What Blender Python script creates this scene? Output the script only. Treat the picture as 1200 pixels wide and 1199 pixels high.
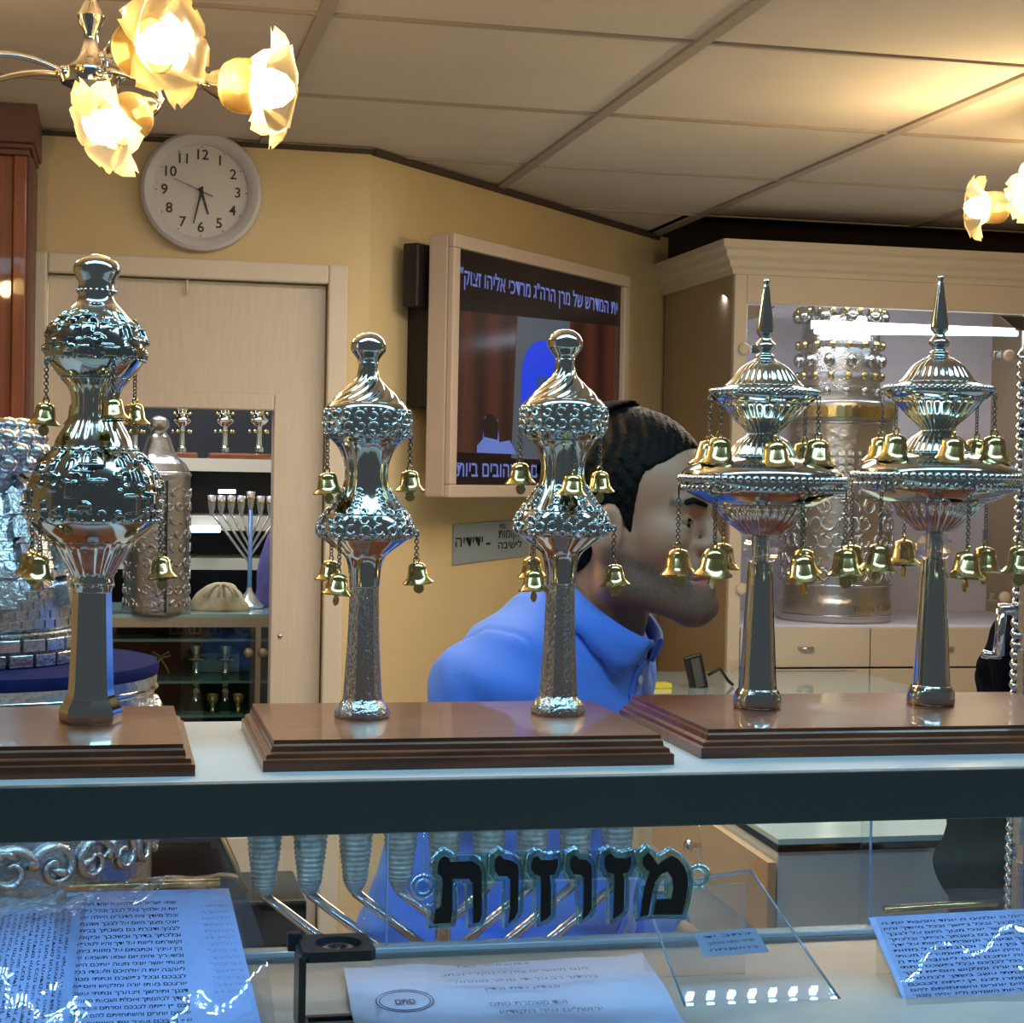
import bpy, math, random
import numpy as np
from mathutils import Vector, Matrix

for o in list(bpy.data.objects):
    bpy.data.objects.remove(o, do_unlink=True)
random.seed(7)
rng = np.random.default_rng(7)
scene = bpy.context.scene
COL = scene.collection
PI = math.pi

# ------------------------------------------------------------------ camera
EYE = 1.60                                   # eye height above the shop floor
FPX, YAW, PIT, ROL = 2090.4, .22003, .021253, .019135
fw = np.array([math.sin(YAW)*math.cos(PIT), math.cos(YAW)*math.cos(PIT), -math.sin(PIT)])
_h = np.array([math.cos(YAW), -math.sin(YAW), 0.0])
_u = np.cross(_h, fw)
rt = _h*math.cos(ROL) + _u*math.sin(ROL)
up = _u*math.cos(ROL) - _h*math.sin(ROL)
CAM = np.array([0, 0, EYE])
cd = bpy.data.cameras.new('camera')
cam = bpy.data.objects.new('camera', cd)
COL.objects.link(cam)
cd.sensor_width = 36.0
cd.lens = FPX/1200*36.0
cd.clip_start = .02
m = Matrix.Identity(4)
for i in range(3):
    m[i][0], m[i][1], m[i][2], m[i][3] = rt[i], up[i], -fw[i], CAM[i]
cam.matrix_world = m
scene.camera = cam


def ray(x, y):
    return fw + (x-600)/FPX*rt - (y-599.5)/FPX*up


def atY(x, y, Y):                            # surveyed point on the plane y = Y
    d = ray(x, y); return CAM + d*(Y/d[1])


def atZ(x, y, z):                            # surveyed point at height z above the floor
    d = ray(x, y); return CAM + d*((z-EYE)/d[2])


def atD(x, y, D):                            # surveyed point at distance D
    return CAM + ray(x, y)*D


def depth(p):
    return float((np.array(p)-CAM) @ fw)


# ------------------------------------------------------------------ world, lights, exposure
vs = scene.view_settings
vs.view_transform = 'Standard'
vs.look = 'None'
vs.gamma = 1.0
vs.exposure = -0.15
vs.use_curve_mapping = False
wd = bpy.data.worlds.new('night_street')
scene.world = wd
wd.use_nodes = True
bg = wd.node_tree.nodes['Background']
bg.inputs[0].default_value = (.36, .41, .42, 1)
bg.inputs[1].default_value = .22


def area(name, loc, target, sx, sy, power, colour):
    l = bpy.data.lights.new(name, 'AREA')
    l.shape = 'RECTANGLE'; l.size = sx; l.size_y = sy; l.energy = power; l.color = colour
    o = bpy.data.objects.new(name, l); COL.objects.link(o)
    o.location = loc
    o.rotation_euler = (Vector(target)-Vector(loc)).to_track_quat('-Z', 'Y').to_euler()
    return o


area('room_fill_light', (1.0, 2.75, 2.27), (1.0, 2.8, 0), 1.3, .5, 26, (1.0, .90, .77))  # added fill for the room; no ceiling fixture hangs here
area('window_strip_light', (.35, 1.22, 2.24), (.36, 1.42, 1.3), 1.7, .16, 12, (.38, .78, 1.0))
area('cabinet_led_light', (1.98, 4.45, 2.078), (2.0, 4.75, 1.2), .85, .03, 5, (.84, .88, 1.0))
area('back_room_light', (.15, 4.3, 2.2), (.1, 4.45, 1.0), .7, .25, 12, (.86, .94, 1.0))

# ------------------------------------------------------------------ mesh helpers


def lin(c):
    if isinstance(c, str):
        c = c.lstrip('#'); c = [int(c[i:i+2], 16)/255 for i in (0, 2, 4)]
        c = [v/12.92 if v <= .04045 else ((v+.055)/1.055)**2.4 for v in c]
    return (*c[:3], 1.0)


MATS = {}


def mat(name, colour, rough=.5, metal=0.0, noise=0.0, nscale=20.0, bump=0.0, bscale=60.0, coat=0.0,
        trans=0.0, ior=1.45, emit=None, estr=0.0, spec=.5, colour2=None, stretch=None, detail=3.0, sheen=0.0):
    if name in MATS:
        return MATS[name]
    mt = bpy.data.materials.new(name); mt.use_nodes = True
    nt = mt.node_tree; N = nt.nodes; L = nt.links
    b = N['Principled BSDF']
    b.inputs['Base Color'].default_value = lin(colour)
    b.inputs['Roughness'].default_value = rough
    b.inputs['Metallic'].default_value = metal
    b.inputs['Coat Weight'].default_value = coat
    b.inputs['Transmission Weight'].default_value = trans
    b.inputs['IOR'].default_value = ior
    b.inputs['Specular IOR Level'].default_value = spec
    if sheen:
        b.inputs['Sheen Weight'].default_value = sheen
    if emit:
        b.inputs['Emission Color'].default_value = lin(emit)
        b.inputs['Emission Strength'].default_value = estr
    if noise or bump:
        tc = N.new('ShaderNodeTexCoord'); mp = N.new('ShaderNodeMapping')
        L.new(tc.outputs['Object'], mp.inputs[0])
        if stretch:
            mp.inputs['Scale'].default_value = stretch
    if noise:
        n = N.new('ShaderNodeTexNoise'); n.inputs['Scale'].default_value = nscale
        n.inputs['Detail'].default_value = detail
        L.new(mp.outputs[0], n.inputs['Vector'])
        mx = N.new('ShaderNodeMix'); mx.data_type = 'RGBA'
        base = lin(colour)
        mx.inputs[6].default_value = base
        mx.inputs[7].default_value = lin(colour2) if colour2 else tuple(v*(1-noise) for v in base[:3])+(1,)
        rmp = N.new('ShaderNodeMapRange'); rmp.inputs[1].default_value = .35; rmp.inputs[2].default_value = .65
        L.new(n.outputs['Fac'], rmp.inputs[0]); L.new(rmp.outputs[0], mx.inputs[0])
        L.new(mx.outputs[2], b.inputs['Base Color'])
    if bump:
        n2 = N.new('ShaderNodeTexNoise'); n2.inputs['Scale'].default_value = bscale
        n2.inputs['Detail'].default_value = 4.0
        L.new(mp.outputs[0], n2.inputs['Vector'])
        bm = N.new('ShaderNodeBump'); bm.inputs['Strength'].default_value = bump
        bm.inputs['Distance'].default_value = .002
        L.new(n2.outputs['Fac'], bm.inputs['Height']); L.new(bm.outputs[0], b.inputs['Normal'])
    MATS[name] = mt
    return mt


def glass(name, tint=(.93, .97, .98), gloss=.05, rough=.02, bump=0.0, bscale=30.0, edge=None):
    """thin clear sheet: transparent with a fresnel reflection"""
    if name in MATS:
        return MATS[name]
    mt = bpy.data.materials.new(name); mt.use_nodes = True
    nt = mt.node_tree; N = nt.nodes; L = nt.links
    N.clear()
    out = N.new('ShaderNodeOutputMaterial'); tr = N.new('ShaderNodeBsdfTransparent')
    gl = N.new('ShaderNodeBsdfGlossy'); mx = N.new('ShaderNodeMixShader'); fr = N.new('ShaderNodeLayerWeight')
    tr.inputs[0].default_value = (*tint, 1); gl.inputs['Roughness'].default_value = rough
    gl.inputs[0].default_value = (1, 1, 1, 1)
    fr.inputs[0].default_value = .5
    pw = N.new('ShaderNodeMath'); pw.operation = 'POWER'; pw.inputs[1].default_value = 4.0
    ad = N.new('ShaderNodeMath'); ad.operation = 'ADD'; ad.inputs[1].default_value = gloss+.03; ad.use_clamp = True
    L.new(fr.outputs['Facing'], pw.inputs[0]); L.new(pw.outputs[0], ad.inputs[0]); L.new(ad.outputs[0], mx.inputs[0])
    L.new(tr.outputs[0], mx.inputs[1]); L.new(gl.outputs[0], mx.inputs[2]); L.new(mx.outputs[0], out.inputs[0])
    if bump:
        tc = N.new('ShaderNodeTexCoord'); n2 = N.new('ShaderNodeTexNoise'); n2.inputs['Scale'].default_value = bscale
        n2.inputs['Detail'].default_value = 2.0
        L.new(tc.outputs['Object'], n2.inputs['Vector'])
        bm = N.new('ShaderNodeBump'); bm.inputs['Strength'].default_value = bump
        bm.inputs['Distance'].default_value = .01
        L.new(n2.outputs['Fac'], bm.inputs['Height']); L.new(bm.outputs[0], gl.inputs['Normal']); L.new(bm.outputs[0], fr.inputs['Normal'])
    MATS[name] = mt
    return mt


SILVER = mat('polished_silver', '#cdd1d3', .10, 1.0)
SILVER_R = mat('embossed_silver', '#d3d6d8', .17, 1.0, bump=.55, bscale=420)
SILVER_D = mat('dark_oxidised_silver', '#8f9598', .24, 1.0, noise=.5, nscale=160, bump=.5, bscale=300)
SILVER_H = mat('hammered_silver', '#d3d6d8', .13, 1.0, bump=.9, bscale=260)
GOLD = mat('polished_brass_gold', '#dcc88c', .17, 1.0)
CHROME = mat('chrome', '#d8d8dc', .06, 1.0)
CHAIN = mat('chain_metal', '#6f6c66', .3, 1.0)
WOOD = mat('dark_walnut_varnish', '#7d4428', .30, 0, noise=.45, nscale=14, stretch=(1, 9, 9), coat=.35, bump=.05, bscale=80)
CREAM = mat('cream_wall_paint', '#d3bd92', .7, 0, noise=.05, nscale=6, bump=.08, bscale=120)
IVORY = mat('ivory_joinery', '#d2c6b6', .5, 0, noise=.03, nscale=9)


class MB:
    """collects shapes of ONE part"""
    def __init__(s): s.v = []; s.f = []; s.sm = []

    def add(s, v, f, smooth=False):
        k = len(s.v)
        s.v += [tuple(map(float, p)) for p in v]
        s.f += [tuple(i+k for i in q) for q in f]
        s.sm += [smooth]*len(f)
        return s

    def box(s, a, b):
        x0, y0, z0 = a; x1, y1, z1 = b
        v = [(x0, y0, z0), (x1, y0, z0), (x1, y1, z0), (x0, y1, z0), (x0, y0, z1), (x1, y0, z1), (x1, y1, z1), (x0, y1, z1)]
        return s.add(v, [(0, 3, 2, 1), (4, 5, 6, 7), (0, 1, 5, 4), (1, 2, 6, 5), (2, 3, 7, 6), (3, 0, 4, 7)])

    def obox(s, c, ax, ay, az):
        """oriented box: centre and three half-axis vectors"""
        c, ax, ay, az = map(np.array, (c, ax, ay, az)); v = []
        for k in (-1, 1):
            for (i, j) in ((-1, -1), (1, -1), (1, 1), (-1, 1)):
                v.append(c+i*ax+j*ay+k*az)
        return s.add(v, [(0, 3, 2, 1), (4, 5, 6, 7), (0, 1, 5, 4), (1, 2, 6, 5), (2, 3, 7, 6), (3, 0, 4, 7)])

    def lathe(s, prof, n=48, c=(0, 0, 0), M=None, mod=None, smooth=True, caps=True):
        """prof [(r, z)] bottom to top (or any order); mod(theta, i) multiplies the radius"""
        v = []; f = []
        for i, (r, z) in enumerate(prof):
            for k in range(n):
                t = 2*PI*k/n
                rr = r*(mod(t, i) if mod else 1)
                v.append((rr*math.cos(t), rr*math.sin(t), z))
        for i in range(len(prof)-1):
            for k in range(n):
                a = i*n+k; b = i*n+(k+1) % n
                f.append((a, b, b+n, a+n))
        if caps:
            f.append(tuple(range(n-1, -1, -1)))
            f.append(tuple((len(prof)-1)*n+k for k in range(n)))
        if M is not None:
            v = [tuple(np.array(M[0])*p[0]+np.array(M[1])*p[1]+np.array(M[2])*p[2]) for p in v]
        v = [(p[0]+c[0], p[1]+c[1], p[2]+c[2]) for p in v]
        return s.add(v, f, smooth)

    def sphere(s, c, r, n=12, sc=(1, 1, 1)):
        v = [(c[0], c[1], c[2]-r*sc[2])]; f = []; k = max(4, n//2)
        for i in range(1, k):
            a = -PI/2+PI*i/k
            for j in range(n):
                t = 2*PI*j/n
                v.append((c[0]+r*sc[0]*math.cos(a)*math.cos(t), c[1]+r*sc[1]*math.cos(a)*math.sin(t), c[2]+r*sc[2]*math.sin(a)))
        v.append((c[0], c[1], c[2]+r*sc[2]))
        for j in range(n):
            f.append((0, 1+(j+1) % n, 1+j))
            for i in range(k-2):
                a = 1+i*n+j; b = 1+i*n+(j+1) % n
                f.append((a, b, b+n, a+n))
            f.append((len(v)-1, 1+(k-2)*n+j, 1+(k-2)*n+(j+1) % n))
        return s.add(v, f, True)

    def tube(s, pts, r, n=8, closed=False, caps=True):
        pts = [np.array(p, float) for p in pts]; m = len(pts)
        rr = r if hasattr(r, '__len__') else [r]*m
        v = []; f = []; nrm = None
        for i, p in enumerate(pts):
            if closed:
                t = pts[(i+1) % m]-pts[i-1]
            else:
                t = pts[min(i+1, m-1)]-pts[max(i-1, 0)]
            t = t/(np.linalg.norm(t)+1e-12)
            if nrm is None:
                nrm = np.cross(t, (0, 0, 1)) if abs(t[2]) < .9 else np.cross(t, (1, 0, 0))
            nrm = nrm-t*(nrm @ t); nrm = nrm/(np.linalg.norm(nrm)+1e-12); bn = np.cross(t, nrm)
            for k in range(n):
                a = 2*PI*k/n
                v.append(p+rr[i]*(nrm*math.cos(a)+bn*math.sin(a)))
        for i in range(m if closed else m-1):
            for k in range(n):
                a = i*n+k; b = i*n+(k+1) % n; j = (i+1) % m
                f.append((a, b, j*n+(k+1) % n, j*n+k))
        if not closed and caps:
            f.append(tuple(range(n-1, -1, -1))); f.append(tuple((m-1)*n+k for k in range(n)))
        return s.add(v, f, True)

    def ring(s, c, R, r, ax=(0, 0, 1), n=12, k=6):
        ax = np.array(ax, float); ax /= np.linalg.norm(ax)
        a = np.cross(ax, (0, 0, 1)) if abs(ax[2]) < .9 else np.cross(ax, (1, 0, 0))
        a /= np.linalg.norm(a); b = np.cross(ax, a)
        return s.tube([np.array(c)+R*(a*math.cos(2*PI*i/n)+b*math.sin(2*PI*i/n)) for i in range(n)], r, k, closed=True)

    def prism(s, poly, o, ex, ey, ez):
        """polygon [(u, v)] in the plane o + u ex + v ey, extruded by vector ez"""
        o, ex, ey, ez = map(np.array, (o, ex, ey, ez)); n = len(poly)
        v = [o+ex*p[0]+ey*p[1] for p in poly]+[o+ex*p[0]+ey*p[1]+ez for p in poly]
        f = [tuple(range(n-1, -1, -1)), tuple(range(n, 2*n))]
        f += [(i, (i+1) % n, n+(i+1) % n, n+i) for i in range(n)]
        return s.add(v, f)

    def mesh(s, name, smooth_angle=None):
        me = bpy.data.meshes.new(name)
        me.from_pydata(s.v, [], s.f)
        me.polygons.foreach_set('use_smooth', s.sm)
        me.update()
        if smooth_angle:
            me.set_sharp_from_angle(angle=math.radians(smooth_angle))
        return me

    def build(s, name, material, parent=None, angle=None, bevel=0.0):
        return link(name, s.mesh(name, angle), material, parent, bevel)


def link(name, me, material, parent=None, bevel=0.0):
    if material is not None:
        me.materials.clear(); me.materials.append(material)
    o = bpy.data.objects.new(name, me); COL.objects.link(o)
    if parent is not None:
        o.parent = parent
    if bevel:
        md = o.modifiers.new('bevel', 'BEVEL'); md.width = bevel; md.segments = 2; md.limit_method = 'ANGLE'
    return o


def tag(o, label=None, cat=None, group=None, kind=None):
    if label: o['label'] = label
    if cat: o['category'] = cat
    if group: o['group'] = group
    if kind: o['kind'] = kind
    return o


def empty(name, loc=(0, 0, 0), rz=0.0):
    o = bpy.data.objects.new(name, None); COL.objects.link(o)
    o.location = loc; o.rotation_euler = (0, 0, rz); o.empty_display_size = .05
    return o


def copy_tree(o, parent=None):
    c = o.copy(); COL.objects.link(c); c.parent = parent
    for ch in o.children:
        copy_tree(ch, c)
    return c


_txt = {}


def text_mesh(s, size=1.0, offset=0.0, extrude=0.0, align='CENTER', res=3):
    """lettering as mesh (Hebrew is given in reading order and laid out right to left)"""
    if any('\u0590' <= ch <= '\u05ff' for ch in s):
        s = '\n'.join(t[::-1] for t in s.split('\n'))
    cu = bpy.data.curves.new('lettering', 'FONT')
    cu.body = s; cu.size = size; cu.offset = offset; cu.extrude = extrude
    cu.align_x = align; cu.align_y = 'CENTER'; cu.resolution_u = res
    o = bpy.data.objects.new('lettering', cu); COL.objects.link(o)
    dg = bpy.context.evaluated_depsgraph_get()
    me = bpy.data.meshes.new_from_object(o.evaluated_get(dg))
    bpy.data.objects.remove(o, do_unlink=True); bpy.data.curves.remove(cu)
    return me


def frame_mat(o, ex, ey, ez=None):
    """4x4 matrix with origin o and axes"""
    ex = np.array(ex, float); ey = np.array(ey, float)
    ez = np.cross(ex, ey) if ez is None else np.array(ez, float)
    M = Matrix.Identity(4)
    for i in range(3):
        M[i][0], M[i][1], M[i][2], M[i][3] = ex[i], ey[i], ez[i], o[i]
    return M


def place_text(name, s, material, M, size, parent=None, offset=0.0, width=None, res=3):
    me = text_mesh(s, size, offset, 0.0, res=res)
    if width and len(me.vertices):
        xs = [v.co.x for v in me.vertices]; w = max(xs)-min(xs); mid = (max(xs)+min(xs))/2
        for v in me.vertices:
            v.co.x = (v.co.x-mid)*width/w
    me.transform(M)
    return link(name, me, material, parent)
# ------------------------------------------------------------------ the room
def struct(name, mb, m, parent=None, **k):
    o = mb.build(name, m, parent, **k)
    if parent is None: o['kind'] = 'structure'
    return o


TILE = mat('ceiling_tile', '#c9bdb2', .85, 0, noise=.06, nscale=4, bump=.12, bscale=300)
BAR = mat('ceiling_grid_bar', '#a09184', .5)
DARK = mat('recess_shade_dark', '#2e2420', .9)
FLOORM = mat('floor_stone', '#b8ad9c', .45, 0, noise=.12, nscale=5)
CEIL = 2.30
struct('floor', MB().box((-2.2, 1.0, -.05), (3.6, 5.6, 0)), FLOORM)
xs = [.305+.606*k for k in range(-3, 6)]
ys = [2.75+.6*k for k in range(-3, 5)]
ceil = struct('ceiling', MB().box((-1.6, .9, CEIL+.03), (1.50, 5.15, CEIL+.05)).box((1.5, .9, CEIL+.03), (3.4, 4.54, CEIL+.05)), TILE)
for i in range(len(xs)-1):
    for j in range(len(ys)-1):
        if ys[j] > 4.5 and xs[i] > 1.4: continue
        if ys[j] > 3.9 and xs[i] < -.1: continue
        MB().box((xs[i]+.006, ys[j]+.006, CEIL), (xs[i+1]-.006, ys[j+1]-.006, CEIL+.03)).build('ceiling_tile', TILE, ceil, bevel=.004)
for x in xs:
    MB().box((x-.012, .95, CEIL-.006), (x+.012, 4.55 if x > 1.6 else 5.1, CEIL+.01)).build('grid_bar', BAR, ceil)
for y in ys:
    MB().box((-1.5, y-.006, CEIL-.004), (3.15 if y < 4.6 else 1.5, y+.006, CEIL+.01)).build('grid_bar', BAR, ceil)
# open recess over the cabinet where the tiles stop, shade painted dark
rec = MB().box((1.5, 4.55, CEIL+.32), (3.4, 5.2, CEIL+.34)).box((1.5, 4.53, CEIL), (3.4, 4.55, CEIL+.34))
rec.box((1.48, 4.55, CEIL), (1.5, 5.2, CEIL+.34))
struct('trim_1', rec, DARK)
struct('recess_shade', MB().box((1.53, 5.03, 2.12), (3.4, 5.05, CEIL+.34)), DARK)  # dark sheet over the cream wall paints the recess in shade

dx0, dx1, dz1 = -.142, .447, EYE+.402
wb = MB().box((-1.6, 3.86, 0), (dx0, 3.96, CEIL)).box((dx1, 3.86, 0), (.536, 3.96, CEIL)).box((dx0, 3.86, dz1), (dx1, 3.96, CEIL))
struct('wall_back', wb, CREAM)
W0 = np.array([.536, 3.86]); W1 = np.array([1.526, 4.97]); WL = float(np.linalg.norm(W1-W0))
wd_ = (W1-W0)/WL; wn = np.array([wd_[1], -wd_[0]])
struct('wall_angled', MB().prism([(0, 0), (WL+.1, 0), (WL+.1, CEIL), (0, CEIL)], (W0[0], W0[1], 0), (wd_[0], wd_[1], 0), (0, 0, 1), (-wn[0]*.08, -wn[1]*.08, 0)), CREAM)
struct('wall_far', MB().box((1.45, 5.05, 0), (3.5, 5.15, CEIL+.34)), CREAM)
struct('wall_left', MB().box((-1.7, 1.0, 0), (-1.6, 3.96, CEIL)), CREAM)
struct('wall_right', MB().box((3.4, 1.0, 0), (3.5, 5.1, CEIL+.34)), CREAM)

# dark shadow-gap trim along the ceiling of the angled wall
def wp(t, off, z):
    p = W0+wd_*t+wn*off
    return (p[0], p[1], z)

g = MB().prism([(0, CEIL-.016), (WL, CEIL-.016), (WL, CEIL-.003), (0, CEIL-.003)], wp(0, .0, 0), (wd_[0], wd_[1], 0), (0, 0, 1), (wn[0]*.012, wn[1]*.012, 0))
struct('trim_2', g, mat('shadow_gap', '#4a3c33', .8))
struct('trim_3', MB().box((-1.5, 3.848, CEIL-.014), (.54, 3.86, CEIL-.004)), MATS['shadow_gap'])

# door with a glazed opening
DOORM = mat('pale_wood_door', '#cfc2b4', .5, 0, noise=.06, nscale=10, stretch=(14, 3, 1.2))
ar = MB()
def arch(x0, x1, z1, w, y0, y1, mb):
    mb.box((x0-w, y0, 0), (x0, y1, z1+w)).box((x1, y0, 0), (x1+w, y1, z1+w)).box((x0, y0, z1), (x1, y1, z1+w))
arch(dx0+.002, dx1-.002, dz1-.002, .042, 3.835, 3.86, ar)
struct('trim_4', ar, IVORY, bevel=.004)
ox0, ox1, oz0, oz1 = -.035, .335, .80, EYE+.126
dl = MB().box((dx0+.004, 3.872, .01), (ox0, 3.912, dz1-.006)).box((ox1, 3.872, .01), (dx1-.004, 3.912, dz1-.006))
dl.box((ox0, 3.872, oz1), (ox1, 3.912, dz1-.006)).box((ox0, 3.872, .01), (ox1, 3.912, oz0))
door = struct('door_1', dl, DOORM)
bd = MB(); arch(ox0, ox1, oz1, .034, 3.862, 3.872, bd)
bd.build('glazing_bead', DOORM, door, bevel=.003)
sc = atY(328, 746, 3.862)
MB().sphere(sc, .006, 10, (1, .5, 1)).build('screw_cap', CHROME, door)
hk = atY(219, 326, 3.868)
MB().tube([hk+(0, 0, .01), hk+(0, -.012, -.01), hk+(0, -.012, -.035)], .003, 6).build('hook', IVORY, door)
# room behind the door
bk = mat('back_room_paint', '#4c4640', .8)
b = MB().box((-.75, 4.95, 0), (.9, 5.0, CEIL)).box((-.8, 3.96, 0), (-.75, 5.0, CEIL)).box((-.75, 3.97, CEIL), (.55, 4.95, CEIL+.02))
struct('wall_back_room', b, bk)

# ------------------------------------------------------------------ wall clock
cl = empty('wall_clock', atY(235.5, 225.5, 3.858)); ck = .1275
tag(cl, 'round pale grey wall clock with black numerals above the door', 'clock')
FX = frame_mat((0, 0, 0), (1, 0, 0), (0, 0, 1))
Mc = [(1, 0, 0), (0, 0, 1), (0, -1, 0)]
MB().lathe([(ck, 0), (ck, .018), (ck*.985, .026), (ck*.93, .031), (ck*.84, .028), (ck*.775, .020), (ck*.77, .012)], 72, M=Mc).build('rim', mat('clock_rim', '#c2c0c4', .35), cl, 40)
MB().lathe([(ck*.775, .011), (ck*.775, .0135)], 64, M=Mc).build('dial', mat('clock_dial', '#c9c4c2', .5), cl, 40)
INK = mat('clock_ink', '#35322f', .6)
for k in range(1, 13):
    a = PI/2-2*PI*k/12
    M = frame_mat((ck*.60*math.cos(a), -.0145, ck*.60*math.sin(a)), (1, 0, 0), (0, 0, 1))
    place_text('numeral', str(k), INK, M, ck*.235, cl, offset=.0004)
    p = (ck*.735*math.cos(a), -.0145, ck*.735*math.sin(a))
    MB().box((p[0]-.0012, p[1]-.0006, p[2]-.0012), (p[0]+.0012, p[1], p[2]+.0012)).build('tick', INK, cl)
def hand(name, dx, dz, ln, w, tail, y):
    d = np.array([dx, 0, dz])/math.hypot(dx, dz); n = np.array([d[2], 0, -d[0]])
    mb = MB(); o = np.array([0, y, 0])
    mb.prism([(-tail, -w), (ln, -w*.45), (ln, w*.45), (-tail, w)], o, d, n, (0, -.001, 0))
    return mb.build(name, INK, cl)
hand('hour_hand', 8, -25, .050, .0032, .008, -.0155)
hand('minute_hand', -8, -36, .070, .0026, .010, -.0175)
hand('second_hand', -31, 13, .062, .001, .026, -.0195)
MB().lathe([(.004, .015), (.004, .022)], 16, M=Mc).build('hub', INK, cl)

# ------------------------------------------------------------------ television on the angled wall
tv = empty('television', (0, 0, 0))
tag(tv, 'flat television with silver frame showing blue Hebrew titles on the angled wall', 'television')
TVM = mat('tv_silver_plastic', '#b9a89a', .4)
ex = np.array([wd_[0], wd_[1], 0]); ez = np.array([0, 0, 1.]); en = np.array([wn[0], wn[1], 0])
t0, t1, zb, zt = .105, 1.0, EYE-.055, EYE+.523
def wq(t, off, z): return np.array(wp(t, off, z))
MB().prism([(t0, zb), (t1, zb), (t1, zt), (t0, zt)], wq(0, .085, 0), ex, ez, en*.05).build('body', TVM, tv, bevel=.004)
bz = MB()
for (a, c, d, e) in ((t0, t1, zt-.030, zt), (t0, t1, zb, zb+.028), (t0, t0+.028, zb+.028, zt-.030), (t1-.028, t1, zb+.028, zt-.030)):
    bz.prism([(a, d), (c, d), (c, e), (a, e)], wq(0, .135, 0), ex, ez, en*.016)
bz.build('bezel', TVM, tv, bevel=.003)
s0, s1, sz0, sz1 = t0+.028, t1-.028, zb+.028, zt-.030
SW, SH = s1-s0, sz1-sz0
# the picture on the screen
sm = bpy.data.materials.new('tv_picture'); sm.use_nodes = True
nt = sm.node_tree; N = nt.nodes; L = nt.links
P = N['Principled BSDF']; P.inputs['Base Color'].default_value = (.012, .010, .012, 1); P.inputs['Roughness'].default_value = .12
P.inputs['Emission Strength'].default_value = .55
tc = N.new('ShaderNodeTexCoord'); sp = N.new('ShaderNodeSeparateXYZ'); L.new(tc.outputs['Object'], sp.inputs[0])
wv = N.new('ShaderNodeTexWave'); wv.inputs['Scale'].default_value = 2.6; wv.inputs['Distortion'].default_value = 1.2; wv.bands_direction = 'X'
L.new(tc.outputs['Object'], wv.inputs[0])
cr = N.new('ShaderNodeValToRGB'); cr.color_ramp.elements[0].color = lin('#2e1413'); cr.color_ramp.elements[1].color = lin('#5c2a20')
L.new(wv.outputs['Color'], cr.inputs[0])
L.new(cr.outputs[0], P.inputs['Emission Color'])
def scr(u, v, off=.1505): return wq(s0+u*SW, off, sz0+v*SH)
me = MB().add([(0, 0, 0), (SW, 0, 0), (SW, SH, 0), (0, SH, 0)], [(0, 1, 2, 3)]).mesh('screen')
so = link('screen', me, sm, tv); so.matrix_local = frame_mat(scr(0, 0, .136), ex, ez)
def emi(name, c, s): return mat(name, '#050505', .3, emit=c, estr=s)
def spatch(name, pts, m, off, parent=so):
    mb = MB().add([(p[0]*SW, p[1]*SH, off) for p in pts], [tuple(range(len(pts)))])
    return mb.build(name, m, parent)
spatch('title_band', [(0, .74), (1, .80), (1, 1), (0, 1)], emi('scr_title', '#1c0d10', .5), .0006)
spatch('caption_band', [(0, 0), (1, 0), (1, .12), (0, .14)], emi('scr_cap', '#16090e', .5), .0006)
spatch('wall_patch', [(.32, .12), (.66, .12), (.66, .78), (.34, .76)], emi('scr_wall', '#5b6570', .7), .0009)
av = [(.37, .34), (.62, .34), (.62, .50)]+[(.495+.125*math.cos(a), .50+.17*math.sin(a)) for a in np.linspace(0.1, PI, 12)]
spatch('arch_patch', av, emi('scr_blue', '#1a3fe0', 1.0), .0012)
spatch('lectern_patch', [(.46, .34), (.58, .34), (.58, .50), (.46, .50)], emi('scr_stand', '#33518f', .8), .0015)
spatch('speaker_figure', [(.13, .14), (.35, .14), (.31, .20), (.25, .19), (.24, .29), (.17, .30), (.16, .20), (.13, .17)], emi('scr_shirt', '#6d86d6', .8), .0012)
spatch('speaker_head', [(.165, .21), (.24, .20), (.245, .27), (.22, .31), (.18, .31), (.16, .27)], emi('scr_head', '#2a1a1c', .6), .0015)
SCT = emi('screen_text', '#7583cf', .8)
Mt = frame_mat((SW*.5, SH*.885, .0018), (1, -.0, 0), (0, 1, 0))
place_text('title_text', 'ית המדרש של מרן הרה"ג מרדכי אליהו זצוק"', SCT, Mt, .05, so, offset=.0006, width=SW*.95)
Mt = frame_mat((SW*.5, SH*.065, .0018), (1, 0, 0), (0, 1, 0))
place_text('caption_text', 'מהרגעים המשמחים והאהובים ביות', SCT, Mt, .05, so, offset=.0006, width=SW*.95)
BLK = mat('black_plastic', '#1b191a', .45)
mt_ = MB().prism([(t0+.05, zb+.2), (t0+.34, zb+.2), (t0+.34, zt-.04), (t0+.05, zt-.04)], wq(0, .0, 0), ex, ez, en*.085)
mt_.prism([(t0-.02, zt-.16), (t0+.04, zt-.16), (t0+.04, zt-.02), (t0-.02, zt-.02)], wq(0, .03, 0), ex, ez, en*.04)
mt_.build('wall_mount', BLK, tv, bevel=.004)

# plaque below the television
PLQ = mat('plaque_grey', '#8d9aa4', .45)
pl = MB().prism([(.368, EYE-.218), (.74, EYE-.206), (.745, EYE-.114), (.368, EYE-.123)], wq(0, .001, 0), ex, ez, en*.004).build('wall_plaque', PLQ)
tag(pl, 'grey rectangular plaque with black Hebrew lettering below the television', 'plaque')
PI_ = mat('plaque_ink', '#171a1e', .5)
def ptext(s, t, z, size, w): place_text('lettering', s, PI_, frame_mat(wq(t, .0058, z), ex, ez), size, pl, offset=.0004, width=w)
ptext('ידידיה', .44, EYE-.165, .036, .13)
ptext('-', .53, EYE-.168, .05, .022)
ptext('מקומות', .64, EYE-.150, .030, .12)
ptext('לישיבה', .64, EYE-.178, .026, .12)
ptext('בס"ד', .60, EYE-.131, .016, .03)

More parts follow.
